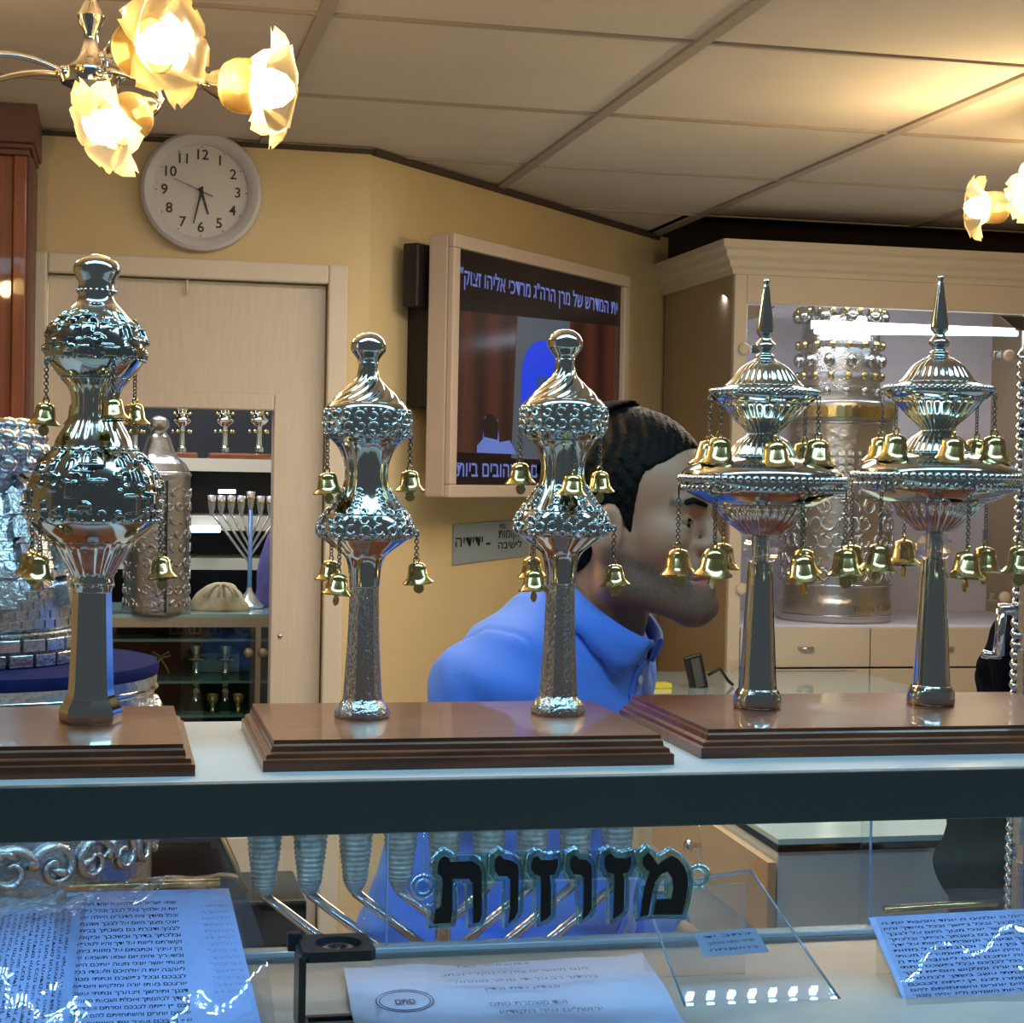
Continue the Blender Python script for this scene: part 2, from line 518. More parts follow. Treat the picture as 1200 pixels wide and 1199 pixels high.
# ------------------------------------------------------------------ ivory display cabinet on the right
cx0, cx1, cy0, cy1 = 1.565, 2.62, 4.40, 5.0
ctop = EYE+.54
cab = empty('display_cabinet', (cx0, cy0, 0))
tag(cab, 'tall ivory display cabinet with crown moulding, glass door and drawers', 'cabinet')
def loc(o, p): return (p[0]-o.location[0], p[1]-o.location[1], p[2]-o.location[2])
def cbox(mb, a, b, o=cab): return mb.box(loc(o, a), loc(o, b))
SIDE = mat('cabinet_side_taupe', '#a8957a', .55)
dzt, dzb = EYE+.455, EYE-.385
hinx0, hinx1 = atY(868, 700, cy0)[0], atY(1194, 700, cy0)[0]
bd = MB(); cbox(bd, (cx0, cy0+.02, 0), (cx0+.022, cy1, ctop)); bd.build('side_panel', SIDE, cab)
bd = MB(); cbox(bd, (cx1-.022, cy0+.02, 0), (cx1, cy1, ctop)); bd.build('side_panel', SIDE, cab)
INNER = mat('cabinet_inside', '#cfcbd2', .55)
bd = MB(); cbox(bd, (cx0+.022, cy1-.02, dzb-.02), (cx1-.022, cy1, ctop)); bd.build('back_panel', INNER, cab)
bd = MB(); cbox(bd, (cx0+.022, cy0+.02, dzb-.03), (cx1-.022, cy1-.02, dzb-.005)); bd.build('bottom_board', INNER, cab)
bd = MB(); cbox(bd, (cx0+.022, cy0+.02, ctop-.025), (cx1-.022, cy1-.02, ctop)); bd.build('top_board', IVORY, cab)
bd = MB()
cbox(bd, (cx0, cy0, 0), (hinx0, cy0+.02, ctop)); cbox(bd, (hinx1, cy0, 0), (cx1, cy0+.02, ctop))
cbox(bd, (hinx0, cy0, dzt), (hinx1, cy0+.02, ctop))
bd.build('face_frame', IVORY, cab, bevel=.003)
# crown moulding: stepped profile swept round two sides
cp = [(0, 0), (.010, 0), (.012, .012), (.022, .020), (.024, .032), (.036, .044), (.038, .058), (.050, .066), (.050, .084), (0, .084)]
mb = MB(); n = len(cp); v = []
for (o, z) in cp: v.append((-o, cy1-cy0, z))
for (o, z) in cp: v.append((-o, -o, z))
for (o, z) in cp: v.append((cx1-cx0+o, -o, z))
f = []
for s in range(2):
    for i in range(n):
        j = (i+1) % n
        f.append((s*n+i, s*n+j, (s+1)*n+j, (s+1)*n+i))
mb.add([(p[0], p[1], p[2]+ctop-.012) for p in v], f).build('crown_moulding', IVORY, cab)
gd = MB(); cbox(gd, (hinx0+.003, cy0+.004, dzb+.003), (hinx1-.003, cy0+.010, dzt-.003))
gdo = gd.build('glass_door', glass('cabinet_glass', (.95, .96, .98), .01), cab)
for (x, y) in ((871, 409), (1181, 417), (868, 690), (1176, 700)):
    p = atY(x, y, cy0); q = loc(cab, p)
    MB().lathe([(.014, 0), (.016, .004), (.016, .010), (.010, .014)], 16, c=q, M=[(1, 0, 0), (0, 0, 1), (0, -1, 0)]).build('hinge_cap', IVORY, gdo)
    s = 1 if x > 1000 else -1
    bx = MB().box((q[0]-.030*s-.004, q[1]+.012, q[2]-.010), (q[0]-.030*s+.018, q[1]+.03, q[2]+.012)); bx.build('hinge_arm', CHROME, gdo, bevel=.002)
# round corner plates of the glass door
for s, x in ((1, hinx0), (-1, hinx1)):
    pts = [(0, 0), (.075, 0), (.055, -.012), (.03, -.03), (0, -.038)]
    q = loc(cab, (x+s*.004, cy0+.0035, dzt-.006))
    MB().prism([(u*s, w) for u, w in pts], q, (1, 0, 0), (0, 0, 1), (0, -.002, 0)).build('corner_plate', mat('corner_plate', '#57575e', .3, .6), gdo)
sd = atY(1020, 760, cy0)[0]
zr = [dzb-.004, atY(1020, 783, cy0)[2], atY(1020, 890, cy0)[2], atY(1020, 1000, cy0)[2], .1]
for i in range(4):
    for (a, b_) in ((hinx0, sd), (sd, hinx1)):
        d = MB(); cbox(d, (a+.002, cy0-.001, zr[i+1]+.003), (b_-.002, cy0+.019, zr[i]-.002))
        dr = d.build('drawer', IVORY, cab, bevel=.002)
        q = loc(cab, ((a+b_)/2-.02*0, cy0-.001, (zr[i]+zr[i+1])/2))
        MB().tube([(q[0]-.02, q[1], q[2]), (q[0]-.014, q[1]-.016, q[2]), (q[0]+.014, q[1]-.016, q[2]), (q[0]+.02, q[1], q[2])], .004, 8).build('handle', CHROME, dr)
# light tube inside the cabinet
lt = atY(955, 388, 4.46); rtb = atY(1192, 391, 4.46)
lt_ = tag(MB().tube([lt, (lt[0]+rtb[0])/2*np.array([1, 0, 0])+np.array([0, 4.46, (lt[2]+rtb[2])/2]), rtb], .0075, 10).build('light_tube', emi('led_white', '#cfeeff', 6), None), 'bright white light tube across the top of the ivory cabinet', 'light')
MB().box((lt[0], 4.47, lt[2]+.0075), (rtb[0], 4.49, lt[2]+.03)).build('tube_holder', IVORY, lt_)

# ------------------------------------------------------------------ glass-topped counter in the shop
ctz = EYE-.50
cn = atZ(912, 984, ctz)
cob = atZ(780, 803, ctz)
ct = empty('shop_counter', (cn[0], cn[1], 0))
tag(ct, 'grey and beige shop counter with black edged glass top', 'counter')
ex1 = cn[0]+1.3
p_ul = atZ(877, 962, ctz)
# plan outline: near corner, right, back, left side slanting away
far = atZ(775, 806, ctz)
sd_ = np.array([p_ul[0]-cn[0], p_ul[1]-cn[1], 0]); dirv = sd_/np.linalg.norm(sd_)
nv = np.array([-dirv[1], dirv[0], 0]); nv = nv if nv[0] < 0 else -nv
fl = atZ(752, 806, ctz); yb = 4.37-cn[1]
ol = [(0, 0), (1.0, 0), (1.0, yb), (fl[0]-cn[0], yb), (fl[0]-cn[0], fl[1]-cn[1]), tuple(dirv[:2]*.62)]
def slab(mb, z0, z1, inset=0.0):
    c = np.mean(np.array(ol), axis=0)
    pts = [tuple(c+(np.array(p)-c)*(1-inset)) for p in ol]
    return mb.prism(pts, (0, 0, z0), (1, 0, 0), (0, 1, 0), (0, 0, z1-z0))
slab(MB(), 0, ctz-.018, .006).build('carcass', mat('counter_grey', '#dfe6e9', .6), ct)
slab(MB(), ctz-.018, ctz-.008).build('black_edge', mat('black_trim', '#070708', .7, spec=.1), ct)
slab(MB(), ctz-.008, ctz, .002).build('glass_top', mat('counter_glass', '#b4d0d8', .06, 0, coat=.6), ct)
# beige side panel with a small knob
beige = mat('counter_beige', '#cbb08c', .5)
MB().prism([(.0, ctz-.135), (.62, ctz-.135), (.62, ctz-.032), (0, ctz-.032)], nv*.002, dirv, (0, 0, 1), nv*.012).build('side_panel', beige, ct)
kb = atZ(848, 990, ctz-.075)-np.array([cn[0], cn[1], 0]); tt = float(kb @ dirv)
kp = dirv*tt+nv*.015; kp[2] = kb[2]
MB().lathe([(.004, 0), (.004, .012), (.010, .016), (.011, .022), (.006, .027)], 16, c=kp, M=[np.cross(nv, (0, 0, 1)), (0, 0, 1), nv]).build('knob', CHROME, ct)
# things lying at the far end of the counter
ph = atZ(815, 806, ctz)
pm = MB().obox(ph+np.array([0, 0, .036]), (.022, .0, .006), (0, .006, 0), (-.010, 0, .042)).build('desk_phone', BLK, bevel=.004)
pm2 = MB().obox(ph+np.array([.002, -.0075, .036]), (.010, 0, .003), (0, .001, 0), (-.008, 0, .034)).build('screen', mat('phone_face', '#4b4b4a', .4), pm)
MB().tube([ph+np.array([.03, 0, .03]), ph+np.array([.06, .0, .045]), ph+np.array([.085, .01, .015]), ph+np.array([.1, .02, .004])], .004, 6).build('cable', BLK, pm)
tag(pm, 'small black handset leaning at the far end of the counter', 'phone')
yp = atZ(768, 806, ctz)
yl = MB().box((yp[0]-.03, yp[1]-.02, ctz), (yp[0]+.035, yp[1]+.02, ctz+.012)).build('note_pad', mat('yellow_paper', '#d8c83a', .7), bevel=.002)
tag(yl, 'small yellow note pad lying on the counter beside the man in blue', 'notepad')

# ------------------------------------------------------------------ red-brown cabinet at the left edge
RED = mat('red_brown_wood', '#8a4526', .45, 0, noise=.3, nscale=8, stretch=(10, 10, 1), coat=.2)
PLUM = mat('plum_wood', '#6b4438', .45, 0, noise=.2, nscale=8)
wy = 3.62
x1 = atY(30, 330, wy)[0]; zc1 = atY(10, 181, wy)[2]
wc = empty('wood_cabinet', (x1, wy, 0))
tag(wc, 'red-brown wooden glazed cabinet with a plum cornice at the left edge', 'cabinet')
MB().box((-.026, 0, 0), (0, .03, zc1)).build('corner_post', RED, wc, bevel=.003)
MB().box((-.075, .012, 0), (-.026, .03, zc1)).build('door_stile', RED, wc, bevel=.002)
MB().box((-.70, .012, zc1-.06), (-.075, .03, zc1)).build('door_rail', RED, wc, bevel=.002)
MB().box((-.70, .018, .05), (-.075, .022, zc1-.06)).build('glass_pane', glass('cabinet_glass'), wc)
MB().box((-.72, .22, 0), (-.002, .235, zc1)).build('back_panel', mat('cab_dark', '#5b5148', .7), wc)
MB().box((-.004, .03, 0), (.010, .235, zc1)).build('side_panel', PLUM, wc)
cr_ = MB()
for (o, z0, z1) in ((.004, 0, .012), (.012, .012, .022), (.018, .022, .10)):
    cr_.box((-.72, -o, zc1+z0), (o, .236, zc1+z1))
cr_.build('cornice', PLUM, wc, bevel=.003)
MB().box((-.68, .05, 1.62), (-.03, .21, 1.635)).build('shelf', RED, wc)

# ------------------------------------------------------------------ chandeliers
AMBER = mat('amber_glass', '#b09a6a', .25, 0, trans=.5, ior=1.2, noise=.2, nscale=30)
BULB = mat('lit_bulb', '#fff2cf', .3, emit='#ffd889', estr=45)
pm_ = bpy.data.materials.new('lit_petal_glass'); pm_.use_nodes = True
N = pm_.node_tree.nodes; L = pm_.node_tree.links; N.clear()
o_ = N.new('ShaderNodeOutputMaterial'); tl = N.new('ShaderNodeBsdfTranslucent'); tr = N.new('ShaderNodeBsdfTransparent')
gl = N.new('ShaderNodeBsdfGlossy'); m1 = N.new('ShaderNodeMixShader'); m2 = N.new('ShaderNodeMixShader')
tl.inputs[0].default_value = (1, .90, .66, 1); tr.inputs[0].default_value = (1, .93, .75, 1); gl.inputs['Roughness'].default_value = .1
m1.inputs[0].default_value = .35; m2.inputs[0].default_value = .12
L.new(tl.outputs[0], m1.inputs[1]); L.new(tr.outputs[0], m1.inputs[2]); L.new(m1.outputs[0], m2.inputs[1]); L.new(gl.outputs[0], m2.inputs[2]); L.new(m2.outputs[0], o_.inputs[0])
PETAL = pm_


def petal_mesh():
    nu, nv_ = 9, 11; v = []; f = []
    for i in range(nv_):
        t = i/(nv_-1)
        xx = .050+.046*t-.012*t*t; rr = .026+.034*t**1.3+.006*math.sin(PI*t)*0
        if t > .7: xx -= .016*((t-.7)/.3)**2; rr += .006*(t-.7)/.3
        wdt = (.50+.18*math.sin(PI*min(t*1.1, 1)))*(1 if t < .55 else math.sqrt(max(.02, 1-((t-.55)/.45)**2)))
        for j in range(nu):
            a = (j/(nu-1)*2-1)*wdt
            c = 1-.10*(1-(j/(nu-1)*2-1)**2)*t
            v.append((xx, rr*c*math.sin(a), rr*c*math.cos(a)))
    for i in range(nv_-1):
        for j in range(nu-1):
            f.append((i*nu+j, i*nu+j+1, (i+1)*nu+j+1, (i+1)*nu+j))
    return MB().add(v, f, True).mesh('petal')


MX = [(0, 1, 0), (0, 0, 1), (1, 0, 0)]
LAMP = dict(
    cup=MB().lathe([(.006, -.012), (.010, -.008), (.016, .004), (.022, .016), (.020, .018), (.004, .018)], 24, M=MX).mesh('cup', 40),
    body=MB().lathe([(.016, .012), (.024, .016), (.029, .026), (.030, .040), (.028, .054), (.026, .056), (.027, .040), (.022, .020)], 28, M=MX, caps=False).mesh('glass_body'),
    petal=petal_mesh(),
    bulb=MB().lathe([(.006, .020), (.010, .034), (.019, .056), (.021, .068), (.017, .082), (.008, .092), (.001, .095)], 20, M=MX).mesh('bulb'))


def lamp(root, p, axis, sc=1.0, power=3.6):
    axis = np.array(axis, float); axis /= np.linalg.norm(axis)
    side = np.cross((0, 0, 1), axis); side /= np.linalg.norm(side)
    M = frame_mat(p, axis*sc, side*sc, np.cross(axis, side)*sc)
    R = Matrix.Translation(-Vector(root.location)) @ M
    sh = link('lamp_shade', LAMP['body'], AMBER, root); sh.matrix_local = R
    c = link('lamp_cup', LAMP['cup'], CHROME, root); c.matrix_local = R
    for k in range(6):
        q = link('petal', LAMP['petal'], PETAL, sh); q.matrix_local = Matrix.Rotation(2*PI*k/6+.3, 4, 'X')
    bb = link('bulb', LAMP['bulb'], BULB, root); bb.matrix_local = R
    l = bpy.data.lights.new('bulb_light', 'POINT'); l.energy = power; l.color = (1, .72, .36); l.shadow_soft_size = .02
    lo = bpy.data.objects.new('bulb_light', l); COL.objects.link(lo); lo.parent = root
    lo.location = Vector(p)+Vector(axis)*(.105*sc)-Vector(root.location)


def chandelier(px, py, D, label, lamps, arms):
    hub = atD(px, py, D)
    r = empty('chandelier', hub); tag(r, label, 'chandelier', 'chrome chandeliers with glass flower shades')
    MB().lathe([(.004, -.045), (.008, -.04), (.006, -.03), (.012, -.022), (.034, -.012), (.037, -.004), (.037, .004), (.030, .008), (.02, .014), (.014, .022), (.010, .034), (.008, .05), (.015, .062), (.017, .070), (.012, .080), (.008, .088), (.013, .098), (.014, .108), (.008, .118), (.0075, .20), (.0075, CEIL-hub[2]-.012)], 28).build('stem', CHROME, r, 40)
    MB().lathe([(.045, CEIL-hub[2]-.022), (.045, CEIL-hub[2]-.010), (.02, CEIL-hub[2]-.008)], 28).build('ceiling_rose', CHROME, r, 40)
    for k in range(10):
        a = 2*PI*k/10
        MB().sphere((.037*math.cos(a), .037*math.sin(a), 0), .006, 8).build('hub_stud', GOLD if k % 2 else CHROME, r)
    for (lx, ly, dd, ax, sc) in lamps:
        p = atD(lx, ly, D+dd)
        axis = rt*ax[0]+up*ax[1]-fw*ax[2]
        axis = axis/np.linalg.norm(axis)
        lamp(r, p, axis, sc)
        q = p-hub; e = q-axis*.010*sc
        flat = np.array([q[0], q[1], 0]); flat /= np.linalg.norm(flat)+1e-9
        p0 = flat*.030; p1 = flat*.030+(e-flat*.03)*.45+np.array([0, 0, .022]); p2 = e-axis*.03
        t = np.linspace(0, 1, 14)
        pts = [(1-s)**3*p0+3*(1-s)**2*s*p1+3*(1-s)*s*s*p2+s**3*e for s in t]
        MB().tube(pts, .0042, 10).build('arm', CHROME, r)
    return r


chandelier(106, 88, 2.15, 'chrome chandelier with three lit glass flower shades beside the clock',
    [(136, 62, -.04, (.86, .0, .56), 1.15), (250, 97, -.02, (1, -.16, .25), 1.1), (176, 126, -.10, (-.62, -.48, .62), .95),
     (-50, 66, -.03, (-1, -.1, .3), 1.0), (-40, 104, .10, (-1, -.1, -.3), 1.0)], 5)
chandelier(1290, 212, 3.3, 'chrome chandelier at the right edge, lit flower shade pointing left',
    [(1188, 243, .0, (-1, -.02, .1), 1.0), (1232, 232, -.12, (-.5, 0, .8), 1.0), (1310, 262, -.16, (.3, -.1, .9), 1.0), (1370, 240, .0, (1, 0, .1), 1.0), (1300, 240, .16, (.2, 0, -1), 1.0)], 5)
# ------------------------------------------------------------------ shop-window shelf
SZ = EYE-.225
SHW = mat('white_shelf_laminate', '#b8c0c8', .4)
SHD = mat('dark_shelf_metal', '#525e65', .45, .3, noise=.06, nscale=300)
sh = tag(MB().box((-1.0, 1.292, SZ-.036), (1.45, 1.598, SZ)).build('display_shelf', SHW, bevel=.001), 'white display shelf with a broad dark front edge carrying the silver finials', 'shelf')
fe = MB().box((-1.0, 1.284, SZ-.0395), (1.45, 1.292, SZ-.0005)).build('front_edge', SHD, sh, bevel=.001)
# row of paired LEDs under the shelf
ledm = emi('led_chip', '#8cc6ff', 120)
st = MB().box((-.9, 1.322, SZ-.0385), (1.4, 1.352, SZ-.0362)).build('led_strip', mat('led_tape', '#c9ccd0', .5), sh)
lmesh = MB().box((-.003, -.0025, -.0015), (.003, .0025, 0)).mesh('led')
for k in range(104):
    for j in (0, 1):
        o = link('led', lmesh, ledm, st); o.location = (-.72+k*.0205, 1.331+.011*j, SZ-.0385)
for x in (-.98, 1.40):
    MB().box((x, 1.30, EYE-.437), (x+.03, 1.57, SZ-.036)).build('bracket', SHD, sh)

BT = SZ+.0225


def board(name, x0, x1, y0, y1, label):
    prof = [(0, 0), (0, .0085), (.0025, .0095), (.003, .0125), (.0065, .0140), (.0072, .0180), (.0085, .0195), (.0085, .0225)]
    v = []; f = []
    cx, cy = (x0+x1)/2, (y0+y1)/2
    for (o, z) in prof:
        v += [(x0+o-cx, y0+o-cy, z), (x1-o-cx, y0+o-cy, z), (x1-o-cx, y1-o-cy, z), (x0+o-cx, y1-o-cy, z)]
    for i in range(len(prof)-1):
        for k in range(4):
            a = i*4+k; b = i*4+(k+1) % 4
            f.append((a, b, b+4, a+4))
    f.append((3, 2, 1, 0)); f.append(tuple(4*(len(prof)-1)+k for k in range(4)))
    o = MB().add(v, f).build(name, WOOD)
    o.location = (cx, cy, SZ)
    return tag(o, label, 'wooden base', 'moulded wooden bases on the shelf')


board('wooden_base', -.16, .061, 1.314, 1.545, 'moulded walnut base at the left edge under the tallest finial')
board('wooden_base', .111, .430, 1.326, 1.553, 'moulded walnut base in the middle carrying two waisted finials')
board('wooden_base', .461, .86, 1.352, 1.588, 'moulded walnut base at the right under two spired finials')

# ------------------------------------------------------------------ bells
def bell_meshes():
    p = [(.010, 0), (.0128, 0), (.0132, .0012), (.0112, .003), (.0090, .0055), (.0080, .010), (.0076, .014), (.0064, .0165), (.0035, .0178), (.0012, .0182)]
    b = MB().lathe(p, 24, c=(0, 0, -.0182), caps=False)
    b.lathe([(.0125, .0004), (.0092, .0045), (.0078, .012), (.003, .016)], 20, c=(0, 0, -.0182), caps=False)
    b.ring((0, 0, .0015), .0024, .0007, (0, 1, 0), 10, 6)
    c = MB().tube([(0, 0, -.006), (0, 0, -.019)], .0005, 5)
    c.lathe([(.0005, -.0008), (.0042, -.0006), (.0046, .0), (.0042, .0006), (.0005, .0008)], 14, c=(0, 0, -.0225), M=[(1, 0, 0), (0, 0, 1), (0, 1, 0)])
    return b.mesh('bell', 50), c.mesh('clapper', 40)


BELL, CLAP = bell_meshes()
_ch = {}


def chain_mesh(ln, big=False):
    key = (round(ln, 4), big)
    if key not in _ch:
        mb = MB(); z = 0.0; i = 0
        if big:
            mb.ring((0, 0, -.0035), .0055, .0006, (0, 1, 0), 14, 6); z = -.0085
        while z > -ln+.001:
            mb.ring((0, 0, z-.0016), .0017, .00055, (1, 0, 0) if i % 2 else (0, 1, 0), 8, 5)
            z -= .0027; i += 1
        _ch[key] = mb.mesh('chain')
    return _ch[key]


def hang_bell(root, r, th, z, ln, sc=1.0, big=False, metal=None, tw=0.0):
    """bell on a chain from a point of the finial (local coordinates)"""
    x, y = r*math.cos(th), r*math.sin(th)
    c = link('chain', chain_mesh(ln, big), CHAIN, root); c.location = (x, y, z); c.rotation_euler = (0, 0, tw+th)
    b = link('bell', BELL, metal or GOLD, root); b.location = (x, y, z-ln-.003*sc); b.scale = (sc, sc, sc)
    b.rotation_euler = (random.uniform(-.1, .1), random.uniform(-.1, .1), th)
    k = link('clapper', CLAP, metal or GOLD, b)
    lp = MB().ring((x*.985, y*.985, z), .0019, .0008, (-math.sin(th), math.cos(th), 0), 10, 6).build('bell_loop', SILVER, root)


def interp(prof, z):
    zs = [p[1] for p in prof]; rs = [p[0] for p in prof]
    return float(np.interp(z, zs, rs))


def smooth_prof(pts, k, sub=4):
    """pixel profile [(y, half width)] top to bottom -> [(r, z)] bottom to top in metres, Catmull-Rom"""
    base = pts[-1][0]
    q = [(w*k, (base-y)*k) for (y, w) in pts][::-1]
    q = np.array(q); out = []
    for i in range(len(q)-1):
        p0 = q[max(i-1, 0)]; p1 = q[i]; p2 = q[i+1]; p3 = q[min(i+2, len(q)-1)]
        for s in range(sub):
            t = s/sub
            r = .5*((2*p1)+(-p0+p2)*t+(2*p0-5*p1+4*p2-p3)*t*t+(-p0+3*p1-3*p2+p3)*t**3)
            r = np.clip(r, np.minimum(p1, p2)-abs(p2-p1)*.15, np.maximum(p1, p2)+abs(p2-p1)*.15)
            out.append((max(r[0], .0002), r[1]))
    out.append(tuple(q[-1]))
    return out


def surf(prof, th, z, off=0.0):
    r = interp(prof, z)+off
    return np.array([r*math.cos(th), r*math.sin(th), z])


def tangent_frame(prof, th, z):
    e = np.array([-math.sin(th), math.cos(th), 0])
    u = surf(prof, th, z+.001)-surf(prof, th, z-.001); u /= np.linalg.norm(u)
    return e, u, np.cross(e, u)


def block(mb, prof, th, z, w, h, d, arch=False):
    e, u, n = tangent_frame(prof, th, z); c = surf(prof, th, z)
    if not arch:
        mb.obox(c+n*d*.3, e*w/2, u*h/2, n*d*.7)
    else:
        pts = [(-w/2, -h/2), (w/2, -h/2), (w/2, h*.15)]+[(w/2*math.cos(a), h*.15+w/2*math.sin(a)) for a in np.linspace(.3, PI-.3, 6)]+[(-w/2, h*.15)]
        mb.prism(pts, c-n*d*.4, e, u, n*d*1.4)


def curl(mb, prof, th, z, R, r, a0=0.3, a1=5.6, off=.0006):
    e, u, n = tangent_frame(prof, th, z); c = surf(prof, th, z, off)
    mb.tube([c+R*(1-.35*(a-a0)/(a1-a0))*(e*math.cos(a)+u*math.sin(a)) for a in np.linspace(a0, a1, 11)], r, 6)


# ---------------- tall finial with two embossed globes (left)
def seg(pts, y0, y1):
    return [p for p in pts if y0 <= p[0] <= y1]


pA = np.array([-.015, 1.444, BT]); kA = depth(pA)/FPX
YA = [(303.5, 1), (305, 9), (310, 20), (316, 25.5), (323, 27), (330, 24), (336, 21), (340, 20.5), (346, 21.5), (352, 20.5), (358, 22), (362, 25),
      (367, 30), (375, 37), (388, 49), (400, 55), (413, 57.5), (424, 57.5), (434, 52), (443, 45), (450, 38), (458, 31), (468, 27), (480, 26), (490, 27), (498, 30), (508, 36), (520, 43), (527, 46),
      (532, 49), (540, 57), (552, 66), (566, 73), (582, 76), (600, 76), (612, 75), (620, 70), (630, 60), (638, 50), (645, 43), (652, 39), (662, 33), (672, 27), (680, 24), (686, 25), (690, 23.5), (698, 22)]
YA2 = [(698, 22), (740, 23.2), (800, 25.5), (814, 26.5), (820, 28), (827, 32), (834, 35.5), (840, 36.5), (846, 36), (850, 34.5)]
off = 850
def prof_of(pts, k, base, sub=4):
    return [(r, z+(base-pts[-1][0])*k) for (r, z) in smooth_prof(pts, k, sub)]
A = empty('silver_finial', pA)
tag(A, 'tallest silver finial with two globes embossed with buildings, on the left base', 'torah finial', 'silver finials on the shelf')
fA = prof_of(YA, kA, off)
def zA(y): return (off-y)*kA
MB().lathe([p for p in fA if p[1] > zA(366)], 40).build('knob', SILVER, A, 50)
flA = lambda t, i: 1+.055*math.cos(22*t)
MB().lathe([p for p in fA if zA(450) < p[1] <= zA(362)], 64).build('upper_globe', SILVER, A)
MB().lathe([p for p in fA if zA(529) < p[1] <= zA(448)], 88, mod=lambda t, i: 1+.03*math.cos(22*t)*min(1, i/8.)).build('fluted_neck', SILVER, A)
MB().lathe([p for p in fA if zA(640) < p[1] <= zA(526)], 72).build('lower_globe', SILVER, A)
MB().lathe([p for p in fA if p[1] <= zA(638)], 88, mod=lambda t, i: 1+.03*math.cos(20*t)*(1 if i > 12 else 0)).build('lower_neck', SILVER, A)
MB().lathe(prof_of(YA2, kA, off), 8, mod=None).build('stem', SILVER, A, 24)
# embossed buildings: blocks, arches, domes, walls
def emboss(name, y0, y1, nth, nz, seed, count, amp, mtl):
    """repousse buildings raised on a globe: walls, arches, domes, ledges and windows"""
    rr = random.Random(seed); z0, z1 = zA(y1), zA(y0)
    Rm = interp(fA, (z0+z1)/2)
    Zs = np.linspace(z0, z1, nz); Ts = np.linspace(0, 2*PI, nth, endpoint=False)
    H = np.zeros((nz, nth)); U = (Ts*Rm/kA)[None, :]; V = ((Zs-z0)/kA)[:, None]
    tot_u = 2*PI*Rm/kA; tot_v = y1-y0
    def soft(d, e=1.3): return np.clip(.5-d/e, 0, 1)
    for q in range(count):
        u = rr.uniform(0, tot_u); v = rr.uniform(3, tot_v-4); w = rr.uniform(3, 8); h = rr.uniform(3, 10); a = rr.uniform(.35, 1.0)*amp
        du = np.abs((U-u+tot_u/2) % tot_u-tot_u/2); dv = V-v; k_ = rr.random()
        if k_ < .22:                          # house block
            d = np.maximum(du-w, np.abs(dv)-h); H = np.maximum(H, a*soft(d))
            d2 = np.maximum(du-w-1.5, np.abs(dv-h)-1.1); H = np.maximum(H, (a+1.2)*soft(d2))
        elif k_ < .56:                        # arch ring
            r_ = np.hypot(du, np.maximum(dv, 0)); d = np.maximum(np.abs(r_-w*.8)-1.2, -dv-h); H = np.maximum(H, a*soft(d))
            d = np.maximum(r_-w*.8+1, -dv-h); H = np.where(d < 0, H*.75, H)
        elif k_ < .80:                        # dome
            r_ = np.sqrt(du**2+np.where(dv > 0, dv, dv*3)**2)/w; H = np.maximum(H, a*1.2*np.sqrt(np.clip(1-r_**2, 0, 1)))
        elif k_ < .93:                        # window pits
            d = np.maximum(du-1.6, np.abs(dv)-2.6); H = H-2.4*soft(d)
        else:                                 # long ledge
            d = np.maximum(du-w*1.8, np.abs(dv)-1.2); H = np.maximum(H, (a*.9+1)*soft(d))
    H = np.clip(H, -.5, amp+2.5)
    H = (H*2+np.roll(H, 1, 1)+np.roll(H, -1, 1))/4
    fade = np.clip(np.minimum(V, tot_v-V)/3, 0, 1); H = H*fade
    v = []; f = []
    for i in range(nz):
        R = interp(fA, Zs[i])+H[i]*kA
        v += list(zip((R*np.cos(Ts)).tolist(), (R*np.sin(Ts)).tolist(), [float(Zs[i])]*nth))
    for i in range(nz-1):
        for j in range(nth):
            j2 = (j+1) % nth; f.append((i*nth+j, i*nth+j2, (i+1)*nth+j2, (i+1)*nth+j))
    return MB().add(v, f, True).build(name, mtl, A)
SILVER_T = mat('teal_grey_silver', '#a4adb0', .12, 1.0)
emboss('building_relief', 369, 427, 300, 62, 3, 120, 5.6, SILVER_T)
emboss('building_relief', 531, 613, 380, 84, 5, 150, 7.5, SILVER_T)
for (y, nn, r) in ((427, 44, 2.0), (531, 30, 2.4), (613, 40, 2.6), (347, 20, 2.4), (690, 16, 2.2)):
    mb = MB()
    for j in range(nn):
        mb.sphere(surf(fA, 2*PI*j/nn, zA(y)), r*kA, 8)
    mb.build('bead_row', SILVER, A)['kind'] = 'stuff'
mb = MB()
for j in range(26):
    curl(mb, fA, 2*PI*j/26, zA(605), 5.2*kA, 1.3*kA, .1, 3.2)
mb.build('arch_row', SILVER, A)['kind'] = 'stuff'
camth = math.atan2(-pA[1], -pA[0])          # azimuth towards the viewer
def off_th(dx, R, back=False):
    """azimuth on a ring of radius R (px) that shows dx px beside the axis"""
    a = math.asin(max(-1, min(1, dx/R)))
    return camth+a if not back else camth+PI-a
for (dx, bk, ln) in ((-55, False, 44), (20, False, 38), (46, True, 40), (-20, True, 40)):
    hang_bell(A, 58*kA, off_th(dx, 58, bk), zA(430), ln*kA, 1.02*kA/.00071)
for (dx, bk, ln) in ((-59, False, 36), (77, False, 38), (10, True, 36), (-70, True, 36)):
    hang_bell(A, 78*kA, off_th(dx, 78, bk), zA(612), ln*kA, 1.05*kA/.00071)

